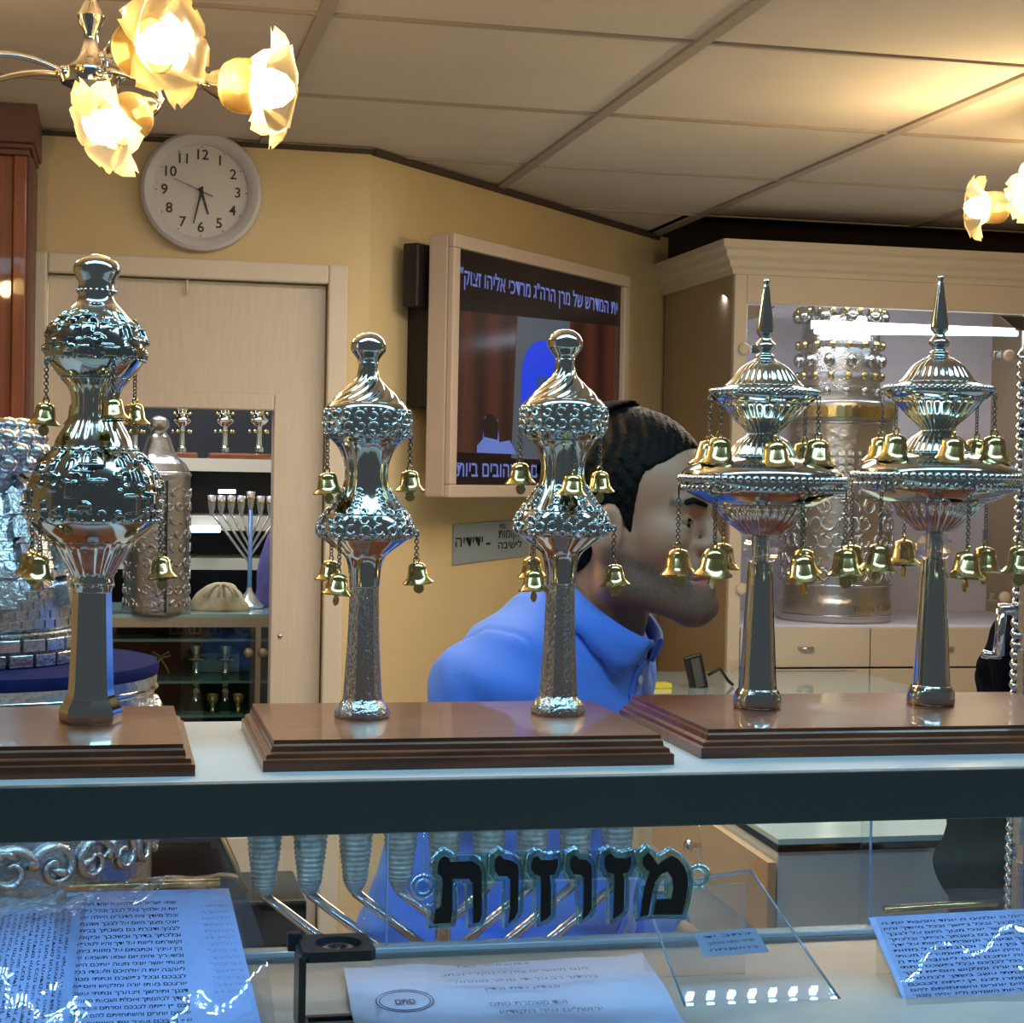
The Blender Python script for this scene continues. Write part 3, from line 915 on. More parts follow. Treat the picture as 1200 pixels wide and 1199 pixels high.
# ---------------- pair of waisted finials (middle)
YB = [(391.7, 1), (393, 9), (398, 16.5), (405, 20.5), (412, 20.5), (418, 16.5), (423, 13), (430, 11), (438, 11.8), (446, 14.5), (453, 21), (460, 28.5), (467, 36), (473, 42), (478, 47),
      (485, 49.5), (495, 50), (505, 49), (513, 46), (519, 40), (527, 33.5), (540, 28), (552, 25.5), (565, 26), (578, 30.5), (590, 38.5), (600, 46), (609, 52), (618, 55), (625, 55.5), (631, 52), (636, 45), (642, 37), (648, 29), (655, 23), (664, 20), (675, 18.5), (690, 17.3)]
YB2 = [(690, 17.2), (740, 18.6), (790, 21.2), (816, 23), (822, 25), (828, 29.5), (834, 32.3), (838, 33), (841, 32)]
def waisted(pos, k, label, bells):
    root = empty('silver_finial', pos); tag(root, label, 'torah finial', 'silver finials on the shelf')
    base = 841; fp = prof_of(YB, k, base); z = lambda y: (base-y)*k
    MB().lathe([p for p in fp if p[1] > z(428)], 36).build('knob', SILVER, root, 60)
    cap = [p for p in fp if z(476) < p[1] <= z(426)]
    MB().lathe(cap, 96, mod=lambda t, i: 1+.045*math.cos(14*(t-.07*i))*math.sin(PI*min(1, (i+1)/len(cap)))).build('swirled_cap', SILVER, root)
    MB().lathe([p for p in fp if z(521) < p[1] <= z(473)], 56).build('upper_band', SILVER, root, 50)
    # eight-lobed waist
    ws = [p for p in fp if z(606) < p[1] <= z(519)]
    MB().lathe(ws, 96, mod=lambda t, i: 1-.07*abs(math.cos(4*t))**6).build('waist', SILVER, root)
    MB().lathe([p for p in fp if z(634) < p[1] <= z(603)], 56).build('lower_band', SILVER, root, 50)
    MB().lathe([p for p in fp if p[1] <= z(632)], 64, mod=lambda t, i: 1+.03*math.cos(12*t)*(1 if i > 14 else 0)).build('lower_neck', SILVER, root)
    MB().lathe(prof_of(YB2, k, base), 12).build('stem', SILVER_H, root, 20)
    mb = MB()
    for (y, nn, R) in ((490, 20, 5.6), (503, 22, 6.2), (513, 24, 3.6)):
        for j in range(nn):
            curl(mb, fp, 2*PI*(j+.5*(y == 503))/nn, z(y), R*k, 1.5*k, .3+(j % 2)*PI, 5.2+(j % 2)*PI)
    for j in range(36):
        mb.sphere(surf(fp, 2*PI*j/36, z(483)), 2.0*k, 6)
    mb.build('scroll_band', SILVER_R, root)['kind'] = 'stuff'
    mb = MB(); rr = random.Random(11)
    for (y, nn, R) in ((600, 18, 5.0), (610, 20, 6.0), (621, 22, 6.4), (628, 28, 3.4)):
        for j in range(nn):
            curl(mb, fp, 2*PI*(j+.5*(y == 610))/nn, z(y), R*k, 1.6*k, rr.uniform(0, 6), rr.uniform(0, 6)+5)
    for j in range(8):                      # leaf sprays rising between the lobes
        th = 2*PI*(j+.5)/8
        for y in (593, 585, 577):
            curl(mb, fp, th, z(y), 4.2*k, 1.4*k, 0, 5.5)
            mb.sphere(surf(fp, th+.12, z(y+4)), 2.2*k, 6); mb.sphere(surf(fp, th-.12, z(y+4)), 2.2*k, 6)
    mb.build('leaf_band', SILVER_R, root)['kind'] = 'stuff'
    ct_ = math.atan2(-pos[1], -pos[0])
    def oth(dx, R, back): 
        a = math.asin(max(-1, min(1, dx/R))); return ct_+a if not back else ct_+PI-a
    for (dx, R, bk, y, ln) in bells:
        hang_bell(root, R*k, oth(dx, R, bk), z(y), ln*k, .98*k/.00071)
    return root
pB = np.array([.2025, 1.456, BT]); pC = np.array([.3705, 1.463, BT])
waisted(pB, depth(pB)/FPX, 'waisted silver finial at the left of the middle base, two brass bells each side',
    [(-45, 52, False, 513, 38), (51, 52, True, 511, 36), (60, 61, False, 624, 30), (-40, 61, True, 628, 28), (-29, 61, False, 630, 36)])
waisted(pC, depth(pC)/FPX, 'waisted silver finial in front of the man in the blue shirt',
    [(-50, 52, False, 508, 36), (12, 52, False, 514, 42), (44, 52, True, 514, 38), (61, 62, False, 622, 38), (-35, 61, True, 628, 28), (-31, 61, False, 632, 34)])

# ---------------- pair of spired finials (right)
YD = [(331.5, 1), (333, 3), (335.5, 3.6), (338.5, 2.6), (342, 3.4), (355, 5.2), (375, 8), (393, 10.4), (396, 9.5), (400, 6.5), (404, 8), (408, 11.5), (412, 12), (416, 8.5), (419, 8), (422, 11.5), (425, 11.5), (428, 15)]
YD2 = [(428, 15), (432, 22), (437, 28.5), (444, 34), (452, 39.5), (457, 45)]
YD3 = [(457, 45), (461, 56), (464, 61.5), (468, 62), (472, 60), (476, 56)]
YD4 = [(476, 55), (480, 48), (487, 42), (496, 34), (504, 25), (510, 19), (513, 17.5), (517, 22), (522, 29), (530, 35), (538, 40)]
YD5 = [(538, 40), (541, 55), (545, 70), (550, 82), (555, 90), (560, 94), (567, 95), (572, 94.5), (578, 92), (583, 87), (588, 78), (592, 70), (596, 60)]
YD6 = [(596, 56), (600, 52), (606, 48), (613, 42), (620, 34), (626, 26), (630, 22)]
YD7 = [(630, 10), (648, 10), (664, 10)]
YD8 = [(662, 12.5), (664, 14), (700, 15.6), (765, 19.2), (806, 21.5), (812, 23.5), (818, 26.8), (824, 28), (830, 28), (833, 26.5)]
CRYS = glass('crystal', (.97, .97, 1.0), .12, .03)
def spired(pos, k, label, phase_u, phase_l):
    root = empty('silver_finial', pos); tag(root, label, 'torah finial', 'silver finials on the shelf')
    base = 833; z = lambda y: (base-y)*k; pr = lambda Y: prof_of(Y, k, base)
    MB().lathe(pr(YD), 48, mod=lambda t, i: 1+.05*math.cos(12*t)*(1 if i > 48 else 0)).build('spire', SILVER, root, 60)
    fl = lambda n, a: (lambda t, i: 1+a*abs(math.cos(n*t/2))-a*.5)
    MB().lathe(pr(YD2), 128, mod=fl(32, .07)).build('fluted_dome', SILVER, root)
    MB().lathe(pr(YD3), 72).build('upper_rim', SILVER, root)
    MB().lathe(pr(YD4), 128, mod=fl(30, .08)).build('fluted_waist', SILVER, root)
    MB().lathe(pr(YD5), 88).build('lower_disc', SILVER, root)
    MB().lathe(pr(YD6), 128, mod=fl(32, .09)).build('fluted_bowl', SILVER, root)
    MB().lathe(pr(YD7), 20).build('inner_rod', SILVER, root)
    g = MB().lathe([(r, zz) for (r, zz) in pr([(633, 12), (637, 18), (645, 22), (652, 22), (659, 18), (663, 12)])], 10, caps=False)
    g.build('crystal_knop', CRYS, root, 10)
    MB().lathe(pr(YD8), 64, mod=lambda t, i: 1+.018*abs(math.cos(8*t))*(1 if i > 12 else 0)).build('stem', SILVER, root)
    f3 = pr(YD3); f5 = pr(YD5)
    mb = MB()
    for j in range(56):
        mb.sphere(surf(f3, 2*PI*j/56, z(464), .4*k), 3.1*k, 6)
    mb.build('bead_row', SILVER, root)['kind'] = 'stuff'
    mb = MB()
    for j in range(66):
        mb.sphere(surf(f5, 2*PI*j/66, z(566), .6*k), 4.3*k, 8)
    mb.build('bead_row', SILVER, root)['kind'] = 'stuff'
    mb = MB()
    for j in range(60):
        th = 2*PI*j/60; e, u, n = tangent_frame(f5, th, z(577)); c = surf(f5, th, z(577))
        mb.sphere(c, 3.4*k, 6, (1, 1, 1.25))
    mb.build('gadroon_row', SILVER, root)['kind'] = 'stuff'
    ct_ = math.atan2(-pos[1], -pos[0])
    for j in range(6):
        hang_bell(root, 66*k, ct_+PI/2+math.radians(phase_u+60*j), z(470), (43+3*(j % 2))*k, 1.28*k/.00072*.97, big=True, tw=PI/2)
        hang_bell(root, 97*k, ct_+PI/2+math.radians(phase_l+60*j), z(575), (64+5*(j % 2))*k, 1.28*k/.00072*.97, big=True, tw=PI/2)
    return root
pD = np.array([.558, 1.487, BT]); pE = np.array([.729, 1.498, BT])
spired(pD, depth(pD)/FPX, 'spired silver finial with two tiers of bells beside the man\'s face', -18, -2)
spired(pE, depth(pE)/FPX, 'rightmost spired silver finial with fluted discs and two tiers of bells', -14, -8)
# ------------------------------------------------------------------ velvet-topped silver box and silver city model (left)
NAVY = mat('navy_velvet', '#1d2456', .95, 0, spec=.1, noise=.2, nscale=90)
SILVER_M = mat('repousse_silver', '#c2c5c9', .24, 1.0, bump=.8, bscale=110)
bc = atD(-24, 774, 1.80); br = .176; bz1 = bc[2]; bz0 = bz1-.255
RB = empty('round_silver_box', (bc[0], bc[1], bz0))
tag(RB, 'large round embossed silver box with a navy velvet lid at the left edge', 'box')
hb = bz1-bz0
MB().lathe([(br*.97, 0), (br, .01), (br*.985, .02), (br*.985, hb-.03), (br, hb-.02), (br, hb-.008)], 96).build('drum', SILVER_M, RB, 40)
MB().lathe([(br*1.005, hb-.012), (br*1.012, hb-.006), (br*1.0, 0+hb), (br*.6, hb+.001), (.002, hb+.001)], 96).build('velvet_lid', NAVY, RB, 50)
mb = MB(); cpf = [(br, -.02), (br, hb)]
rr = random.Random(4)
def scroll(mb, prof, th, z, R, r, turn=1):
    e, u, n = tangent_frame(prof, th, z); c = surf(prof, th, z, .001)
    rad = prof[0][0]
    pts = []
    for a in np.linspace(0, 8.5, 26):
        q = R*(1-a/10.5)
        dx = q*math.cos(a)*turn; dz = q*math.sin(a)
        t2 = th+dx/rad
        pts.append((rad*1.003*math.cos(t2), rad*1.003*math.sin(t2), z+dz))
    mb.tube(pts, [r*(1-.5*i/25) for i in range(26)], 7)
def leaf(mb, prof, th, z, L_, ang, w):
    rad = prof[0][0]; pts = []
    for t in np.linspace(0, 1, 9):
        dx = L_*t*math.cos(ang)+.2*L_*math.sin(PI*t)*math.sin(ang); dz = L_*t*math.sin(ang)
        t2 = th+dx/rad
        pts.append((rad*1.004*math.cos(t2), rad*1.004*math.sin(t2), z+dz))
    mb.tube(pts, [w*math.sin(PI*min(.95, max(.08, i/8))) for i in range(9)], 7)
for i in range(26):
    th = 2*PI*i/26
    scroll(mb, cpf, th, hb*.62, .022, .0048, 1 if i % 2 else -1)
    scroll(mb, cpf, th+.12, hb*.30, .024, .005, -1 if i % 2 else 1)
    for k in range(4):
        leaf(mb, cpf, th+rr.uniform(-.1, .1), hb*rr.uniform(.2, .75), rr.uniform(.02, .045), rr.uniform(.3, 2.8), .005)
    leaf(mb, cpf, th+.06, hb*.80, .03, .4, .006)
mb.build('scroll_relief', SILVER_R, RB)['kind'] = 'stuff'
for z in (hb*.90, hb*.08):
    m2 = MB().lathe([(br*.99, z-.004), (br*1.012, z), (br*.99, z+.004)], 96, caps=False); m2.build('band', SILVER, RB)
pd = MB().lathe([(.15, 0), (.15, .02), (.11, .03), (.11, bz0-.03), (.18, bz0-.02), (.18, bz0)], 40).build('pedestal', WOOD, None, 40)
pd.location = (bc[0], bc[1], 0)
tag(pd, 'round dark wooden pedestal under the velvet-topped silver box', 'pedestal')

sc_ = atD(-34, 773, 1.80); kS = 1.80/FPX
SCP = empty('silver_city_model', (sc_[0], sc_[1], bz1+.001))
tag(SCP, 'silver model of a walled hilltop city on the navy velvet lid', 'sculpture')
YS = [(484, 2), (488, 30), (496, 55), (508, 70), (522, 77), (536, 77), (550, 72), (560, 64), (566, 66), (572, 76), (590, 84), (612, 90), (640, 98), (672, 108), (690, 113), (705, 115), (733, 116)]
YS2 = [(733, 116), (736, 121), (772, 122)]
fS = prof_of(YS, kS, 772)
zS = lambda y: (772-y)*kS
SILVER_B = mat('bright_model_silver', '#cfd4dc', .26, 1.0, bump=.5, bscale=160)
MB().lathe(fS, 64).build('hill', SILVER_B, SCP)
MB().lathe(prof_of(YS2, kS, 772), 64).build('wall_core', SILVER_D, SCP)
bmesh_ = None
for row in range(2):
    nb = 24
    for j in range(nb):
        th = 2*PI*(j+.5*row)/nb; R = 121*kS
        bk_ = MB(); z = zS(764-17*row)
        e = np.array([-math.sin(th), math.cos(th), 0]); n = np.array([math.cos(th), math.sin(th), 0])
        bk_.obox(n*R+np.array([0, 0, z]), e*PI*R/nb*.9, np.array([0, 0, 7.4*kS]), n*.0035)
        bk_.build('brick', SILVER_B, SCP, bevel=.001)
mb = MB(); rr = random.Random(9)
for i in range(11):                           # courses of small stones on the walls
    y = 724-i*11; z = zS(y); R = interp(fS, z); nn = 46
    for j in range(nn):
        th = 2*PI*(j+.5*(i % 2))/nn
        block(mb, fS, th, z, 2*PI*R/nn*.86, 8.6*kS, kS*rr.uniform(1.5, 3.0))
mb.build('wall_stones', SILVER_B, SCP)['kind'] = 'stuff'
mb = MB()                                     # houses, gables and arches up the slope
for (y, nn, h, w, d) in ((690, 9, 34, 26, 12), (650, 11, 30, 22, 12), (615, 12, 26, 18, 11), (588, 12, 20, 15, 10), (570, 14, 14, 12, 8)):
    z = zS(y); R = interp(fS, z)
    for j in range(nn):
        th = 2*PI*(j+rr.random()*.6)/nn
        block(mb, fS, th, z, w*kS*rr.uniform(.8, 1.3), h*kS, d*kS, rr.random() < .45)
        e, u, n = tangent_frame(fS, th, z); c = surf(fS, th, z)+u*h*.55*kS
        mb.prism([(-w*.7*kS, 0), (w*.7*kS, 0), (0, w*.55*kS)], c-n*d*.3*kS, e, u, n*d*1.2*kS)
mb.build('houses', SILVER_B, SCP, 30)['kind'] = 'stuff'
mb = MB()
for i, y in enumerate((498, 512, 527, 542)):  # overlapping scales on the dome
    z = zS(y); nn = 16
    for j in range(nn):
        th = 2*PI*(j+.5*(i % 2))/nn
        c = surf(fS, th, z); mb.sphere(c, 13*kS, 8, (1, 1, .8))
mb.build('dome_scales', SILVER_B, SCP)['kind'] = 'stuff'

# dark brown case between the box and the menorah
bp = atD(232, 1040, 2.15)
bo = empty('leather_case', (bp[0], bp[1], 0))
tag(bo, 'dark brown leather case with a pale piped edge beside the silver box', 'case')
LEA = mat('brown_leather', '#3a2218', .5, 0, noise=.3, nscale=40, bump=.3, bscale=200)
zt_ = atD(232, 962, 2.15)[2]; zb_ = bp[2]-.05
MB().prism([(-.09, zb_), (.055, zb_), (.055, zb_+.055), (.02, zt_), (-.09, zt_)], (0, -.05, 0), (1, 0, 0), (0, 0, 1), (0, .16, 0)).build('body', LEA, bo, bevel=.006)
MB().tube([(.055, -.052, zb_+.055), (.02, -.052, zt_)], .0025, 6).build('piping', mat('tan_piping', '#a98a5c', .5), bo)
MB().box((.03, -.06, zb_-.01), (.125, .10, zb_+.045)).build('strap_end', mat('near_black_leather', '#1c1614', .5), bo, bevel=.004)
MB().box((-.1, -.06, 0), (.12, .13, zb_-.01)).build('stand', WOOD, bo)

# ------------------------------------------------------------------ back room seen through the door
GY = 4.16
gz = atY(240, 719, GY)[2]
TEAL = mat('glass_edge_teal', '#6f9c99', .1, 0, trans=.3)
cg = empty('glass_showcase', (.1, GY, 0))
tag(cg, 'glass showcase with metal frame and teal glass shelves seen through the door', 'showcase')
gx0, gx1 = -.55, .30
def gl_box(name, a, b, m): return MB().box(loc(cg, a), loc(cg, b)).build(name, m, cg)
gl_box('glass_top', (gx0, GY-.02, gz-.008), (.55, GY+.34, gz), mat('showcase_top', '#8fb0b4', .08, 0, coat=.5))
fm = mat('champagne_metal', '#b3a58e', .35, .6)
gl_box('top_rail', (gx0, GY-.022, gz-.03), (.55, GY-.004, gz-.008), fm)
px_ = atY(301, 800, GY)[0]
gl_box('front_post', (px_-.006, GY-.022, .1), (px_+.006, GY-.006, gz-.03), fm)
for y in (749, 798, 838):
    z = atY(250, y, GY)[2]
    gl_box('glass_shelf', (gx0, GY+.0, z-.006), (.5, GY+.24, z), TEAL)
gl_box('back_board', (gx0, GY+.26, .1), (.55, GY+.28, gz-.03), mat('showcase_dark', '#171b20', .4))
gl_box('base', (gx0, GY-.02, 0), (.55, GY+.28, .6), IVORY)
gl_box('glass_front', (gx0, GY-.014, .6), (.5, GY-.010, gz-.03), glass('showcase_glass', (.9, .96, .96), .03))
for xx in (291, 308):
    p = loc(cg, atY(xx, 765, GY-.02)); MB().lathe([(.010, 0), (.012, .006), (.006, .012)], 14, c=p, M=[(1, 0, 0), (0, 0, 1), (0, -1, 0)]).build('lock_knob', fm, cg)

def candlestick(px, py, h, label):
    z0 = atY(px, py, GY+.06)
    z0[2] = atY(px, 838, GY)[2]+.0005
    p = [(.030, 0), (.031, .004), (.020, .012), (.010, .022), (.007, .034), (.010, .042), (.006, .050), (.005, .075), (.009, .082), (.005, .090), (.006, .105), (.022, .110), (.022, .113), (.008, .116), (.012, .128), (.016, .140), (.010, .140)]
    p = [(r, z*h/.14) for r, z in p]
    o = MB().lathe(p, 24).build('candlestick', SILVER, None, 50); o.location = z0
    MB().lathe([(.0055, 0), (.0075, .005), (.0055, .03)], 14, c=(0, 0, h*.36)).build('brass_collar', GOLD, o)
    tag(o, label, 'candlestick', 'small candlesticks in the glass showcase')
candlestick(229, 838, .155, 'left silver and brass candlestick in the glass showcase')
candlestick(263, 838, .155, 'right silver and brass candlestick in the glass showcase')
for (x, lab) in ((249, 'small brass cup between the two candlesticks'), (279, 'small brass cup right of the two candlesticks')):
    p = atY(x, 836, GY+.025); p[2] = atY(x, 838, GY)[2]+.0005
    o = MB().lathe([(.012, 0), (.013, .003), (.005, .010), (.005, .020), (.012, .030), (.014, .045), (.012, .045), (.010, .032)], 20).build('brass_cup', GOLD, None, 50); o.location = p
    tag(o, lab, 'cup', 'brass cups in the glass showcase')
zc_ = atY(250, 749, GY)[2]+.0005
for i, (x, w, h, c, lab) in enumerate(((208, .040, .030, '#a98f73', 'leftmost printed card on the upper teal glass shelf'), (228, .030, .03, '#c6b49a', 'narrow pale card on the upper teal glass shelf'), (252, .034, .03, '#937b64', 'third printed card on the upper teal glass shelf'))):
    p = atY(x, 740, GY+.08)
    o = MB().obox((0, 0, h/2+.0035), (w/2, 0, 0), (0, .002, .0004), (0, .004, h/2)).build('printed_card', mat('card_%d' % i, c, .6), None); o.location = (p[0], p[1], zc_)
    for k in range(2):
        MB().obox((-w*.22+k*w*.44, -.0035, h*.55), (w*.15, 0, 0), (0, .0008, 0), (0, .003, h*.3)).build('print_patch', mat('card_ink', '#4a3d33', .6), o)
    tag(o, lab, 'card', 'printed cards in the glass showcase')
p = atY(286, 741, GY+.05); p[2] = zc_
o = MB().lathe([(.002, 0), (.021, .001), (.027, .004), (.027, .007), (.022, .005), (.002, .003)], 28, c=(0, 0, .0275), M=[(1, 0, 0), (0, 0, 1), (0, -1, 0)]).build('small_plate', SILVER_D, None, 40); o.location = p
tag(o, 'small round dark plate standing on the upper teal glass shelf', 'plate')
o = MB().box((-.045, 0, 0), (.065, .003, .045)).build('price_sign', mat('pale_blue_card', '#a9c0c8', .6)); p = atY(248, 797, GY+.17); p[2] = atY(250, 798, GY)[2]+.001
o.location = p; tag(o, 'pale blue blank card behind the candlesticks in the showcase', 'card')
# bow-like brass ornament
p = atY(188, 797, GY+.1); p[2] = atY(250, 798, GY)[2]+.0005
mb = MB()
for s in (-1, 1):
    mb.tube([(0, 0, .045), (s*.018, 0, .058), (s*.022, 0, .048), (0, 0, .042), (s*.016, 0, .016), (s*.02, 0, 0.003)], .003, 6)
o = mb.build('brass_ornament', GOLD, None); o.location = p
tag(o, 'brass bow-shaped ornament beside the navy velvet lid in the showcase', 'ornament')

# silver Torah case standing on the showcase
tp = atY(183, 714, GY+.03); tp[2] = gz+.0006; kT = depth(tp)/FPX
TC = empty('torah_case', tp)
tag(TC, 'cylindrical silver scroll case with a domed top on the showcase behind the tall finial', 'scroll case')
CASE = mat('case_silver', '#b8b2b2', .30, 1.0, bump=1.0, bscale=70)
YT = [(548, 34), (552, 38), (556, 38.5), (560, 37.5), (620, 37.5), (700, 38), (706, 40), (712, 40), (715, 39)]
YT2 = [(485, 2), (488, 9), (493, 12), (498, 12), (502, 9), (506, 10), (512, 14), (524, 18), (534, 24), (540, 31), (545, 34), (549, 36)]
MB().lathe(prof_of(YT, kT, 715), 40).build('case_body', CASE, TC, 40)
MB().lathe(prof_of(YT2, kT, 715), 40).build('domed_top', CASE, TC, 40)
MB().box((.018, -.082, .005), (.021, -.060, 155*kT)).build('seam', mat('dark_seam', '#2e2b2c', .5), TC)
mb = MB(); fT = prof_of(YT, kT, 715); rr = random.Random(21)
for i in range(9):
    for j in range(18):
        curl(mb, fT, 2*PI*(j+.5*(i % 2))/18, (12+i*16)*kT, 5.5*kT, 1.3*kT, rr.uniform(0, 6), rr.uniform(0, 6)+4.5, .0005)
mb.build('chased_relief', CASE, TC)['kind'] = 'stuff'

# shelving at the back of the little room
BSY = 4.52
bs = empty('back_shelving', (.2, BSY, 0))
tag(bs, 'white shelving in the dark back room holding finials and a small menorah', 'shelving')
WHT = mat('white_board', '#c9bfb0', .5)
zs1 = atY(280, 545, BSY)[2]; zs2 = atY(280, 612, BSY)[2]; zs3 = atY(280, 660, BSY)[2]
for (y0_, y1_, nm) in ((538, 553, 'shelf_board'), (605, 622, 'shelf_board'), (655, 668, 'shelf_board')):
    z0 = atY(280, y1_, BSY)[2]; z1 = atY(280, y0_, BSY)[2]
    MB().box((-.7, 0, z0), (.45, .25, z1)).build(nm, WHT, bs)
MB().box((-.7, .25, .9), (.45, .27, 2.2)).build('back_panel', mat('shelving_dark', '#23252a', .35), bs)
for x in (-.7, .43):
    MB().box((x, 0, 0), (x+.02, .25, 2.2)).build('side_panel', WHT, bs)
t0_ = atY(222, 620, BSY-.02); t1_ = atY(258, 620, BSY-.02)
o = tag(MB().tube([t0_, (t0_+t1_)/2, t1_], .009, 10).build('shelf_glow_tube', emi('led_white', '#cfeeff', 6)), 'short glowing white tube on the back room shelf, standing in for a reflection', 'light')  # glowing tube added where a light tube is only reflected
MB().box((t0_[0], BSY-.012, t0_[2]-.006), (t1_[0], BSY-.004, t0_[2]+.006)).build('glow_tube_holder', WHT, o)
t0_ = atY(256, 576, BSY+.2); t1_ = atY(276, 576, BSY+.2)
o = tag(MB().tube([t0_, (t0_+t1_)/2, t1_], .005, 8).build('shelf_glow_tube', emi('led_white', '#cfeeff', 6)), 'small bright lamp above the row of cups in the back room', 'light')
MB().box((t0_[0], BSY+.206, t0_[2]-.005), (t1_[0], BSY+.25, t0_[2]+.005)).build('glow_tube_holder', WHT, o)

def mini_finial(px, label):
    zb = atY(px, 538, BSY)[2]+.0185
    p = atY(px, 540, BSY+.08); k = depth(p)/FPX
    r = empty('small_finial', (p[0], p[1], zb)); tag(r, label, 'torah finial', 'small finials in the back room')
    pr = [(478, 2), (481, 6), (486, 9), (491, 10), (494, 7), (499, 6), (503, 9), (507, 11.5), (511, 8), (514, 4)]
    MB().lathe(prof_of(pr, k, 544), 24, mod=lambda t, i: 1+.04*math.cos(12*t)).build('head', SILVER, r)
    MB().lathe(prof_of([(513, 3.5), (535, 4), (539, 6), (544, 6)], k, 544), 16).build('stem', SILVER, r, 40)
    for j in range(5):
        a = 2*PI*j/5+.4
        MB().sphere((11*k*math.cos(a), 11*k*math.sin(a), (544-520)*k), 2.4*k, 8).build('bell', GOLD, r)
        MB().sphere((9.5*k*math.cos(a+.5), 9.5*k*math.sin(a+.5), (544-499)*k), 2.2*k, 8).build('bell', GOLD, r)
for (px, lab) in ((158, 'small silver finial with gold bells behind the silver scroll case'), (213, 'small silver finial just right of the silver scroll case top'), (263, 'small silver finial on the back room shelf, second from the right'), (303, 'rightmost small silver finial on the back room shelf')):
    mini_finial(px, lab)
for (a, b_, lab) in ((140, 232, 'left small wooden base on the back room shelf'), (245, 320, 'right small wooden base on the back room shelf')):
    z = atY(200, 538, BSY)[2]+.0005; p0 = atY(a, 538, BSY+.02); p1 = atY(b_, 538, BSY+.02)
    o = MB().box((p0[0], BSY+.02, z), (p1[0], BSY+.16, z+.0175)).build('wooden_base', WOOD, bevel=.005)
    tag(o, lab, 'wooden base', 'small wooden bases in the back room')

# white menorah in front of the shelves, standing on the showcase
mp = atY(292, 712, GY+.16); mp[2] = gz+.0006; kM = depth(mp)/FPX
SM = empty('small_menorah', mp)
tag(SM, 'white seven-branched menorah with gold-banded cups behind the showcase glass', 'menorah')
WM = mat('pale_metal', '#cfcfd2', .25, .7)
MB().lathe([(.034, 0), (.036, .006), (.026, .014), (.016, .03), (.008, .04), (.006, .05)], 28).build('foot', WM, SM, 50)
MB().tube([(0, 0, .045), (0, 0, .06), (0, 0, (715-600)*kM)], .0055, 10).build('stem', mat('blue_stem', '#7a9ad6', .3, .3), SM)
for i, dx in enumerate((-45, -34, -22.5, -11, 0, 11.5, 23, 34)):
    if i == 4:
        h = 718-602
    else:
        h = 718-607
        MB().tube([(0, 0, (718-603-abs(dx)*.78-28)*kM), (dx*kM*.98, 0, (718-608)*kM)], .0035, 6).build('branch', WM, SM)
    c = MB().lathe([(.004, 0), (.0045, .008), (.0075, .02), (.009, .034), (.0105, .05), (.009, .05), (.007, .03)], 16, c=(dx*kM, 0, (h-4)*kM)).build('cup', WM, SM)
    MB().lathe([(.009, .0), (.0105, .003), (.009, .006)], 16, c=(dx*kM, 0, (h-4)*kM+.032), caps=False).build('gold_band', GOLD, c)
# folded cream cloth on the showcase
def soft(name, c, R, seed, m, sq=(1, 1, 1)):
    r_ = random.Random(seed); ph = [r_.uniform(0, 6) for _ in range(6)]
    n, kk = 32, 16; v = []; f = []
    for i in range(kk+1):
        a = PI/2*i/kk
        for j in range(n):
            t = 2*PI*j/n
            q = 1+.10*math.sin(3*t+ph[0]+2*a)+.07*math.sin(5*t+ph[1]-3*a)+.05*math.sin(9*t+ph[2]+5*a)
            v.append((c[0]+R*sq[0]*q*math.cos(a)*math.cos(t), c[1]+R*sq[1]*q*math.cos(a)*math.sin(t), c[2]+R*sq[2]*math.sin(a)*(1+.12*math.sin(4*t+ph[3])*math.cos(a))))
    for i in range(kk):
        for j in range(n):
            f.append((i*n+j, i*n+(j+1) % n, (i+1)*n+(j+1) % n, (i+1)*n+j))
    f.append(tuple(range(n-1, -1, -1)))
    return MB().add(v, f, True).build(name, m)
cp_ = atY(258, 712, GY+.10); cp_[2] = gz+.0006
o = soft('folded_cloth', cp_, .062, 5, mat('cream_cloth', '#c9b698', .9, 0, noise=.25, nscale=40), (1.05, .7, 1.05))
tag(o, 'crumpled cream cloth on the showcase beside the silver scroll case', 'cloth')
for i in range(3):
    a = .5+i*.9
    MB().tube([(cp_[0]+.05*math.cos(a)*t, cp_[1]-.05+.01*t, cp_[2]+.064*math.sqrt(max(0, 1-t*t*.9))) for t in np.linspace(-.9, .9, 9)], .004, 6).build('fold', mat('cream_cloth', '#c9b698'), o)
pu = atY(325, 715, GY+.22); pu[2] = gz+.0006
o = soft('purple_garment', pu, .055, 8, mat('purple_cloth', '#6c63a6', .9, 0, noise=.2, nscale=30), (1, .7, 3.6))
tag(o, 'draped purple garment at the right edge of the door opening', 'garment')

# ------------------------------------------------------------------ gilded silver Torah case inside the ivory cabinet
kp_ = np.array([atY(977, 730, 4.66)[0], 4.66, dzb-.004]); kC = depth(kp_)/FPX
GC = empty('torah_case', kp_)
tag(GC, 'large silver and gold scroll case with a crown inside the ivory cabinet', 'scroll case')
PAL = mat('pale_case_silver', '#c9c2b8', .28, .9, bump=.9, bscale=45)
b0 = 733
YC = [(478, 62), (482, 66), (500, 66), (505, 63), (520, 63), (660, 64), (700, 64), (712, 66), (728, 66), (733, 65)]
MB().lathe(prof_of(YC, kC, b0), 48).build('case_body', PAL, GC, 40)
fC = prof_of(YC, kC, b0)
mb = MB()
for (y, nn, R) in ((600, 26, 9), (620, 26, 9), (640, 26, 9), (660, 26, 9), (678, 28, 8)):
    for j in range(nn):
        curl(mb, fC, 2*PI*(j+rr.random()*.5)/nn, (b0-y)*kC, R*kC, 2.0*kC, rr.uniform(0, 6), rr.uniform(0, 6)+4.5, .001)
mb.build('scroll_relief', SILVER_R, GC)['kind'] = 'stuff'
mb = MB()
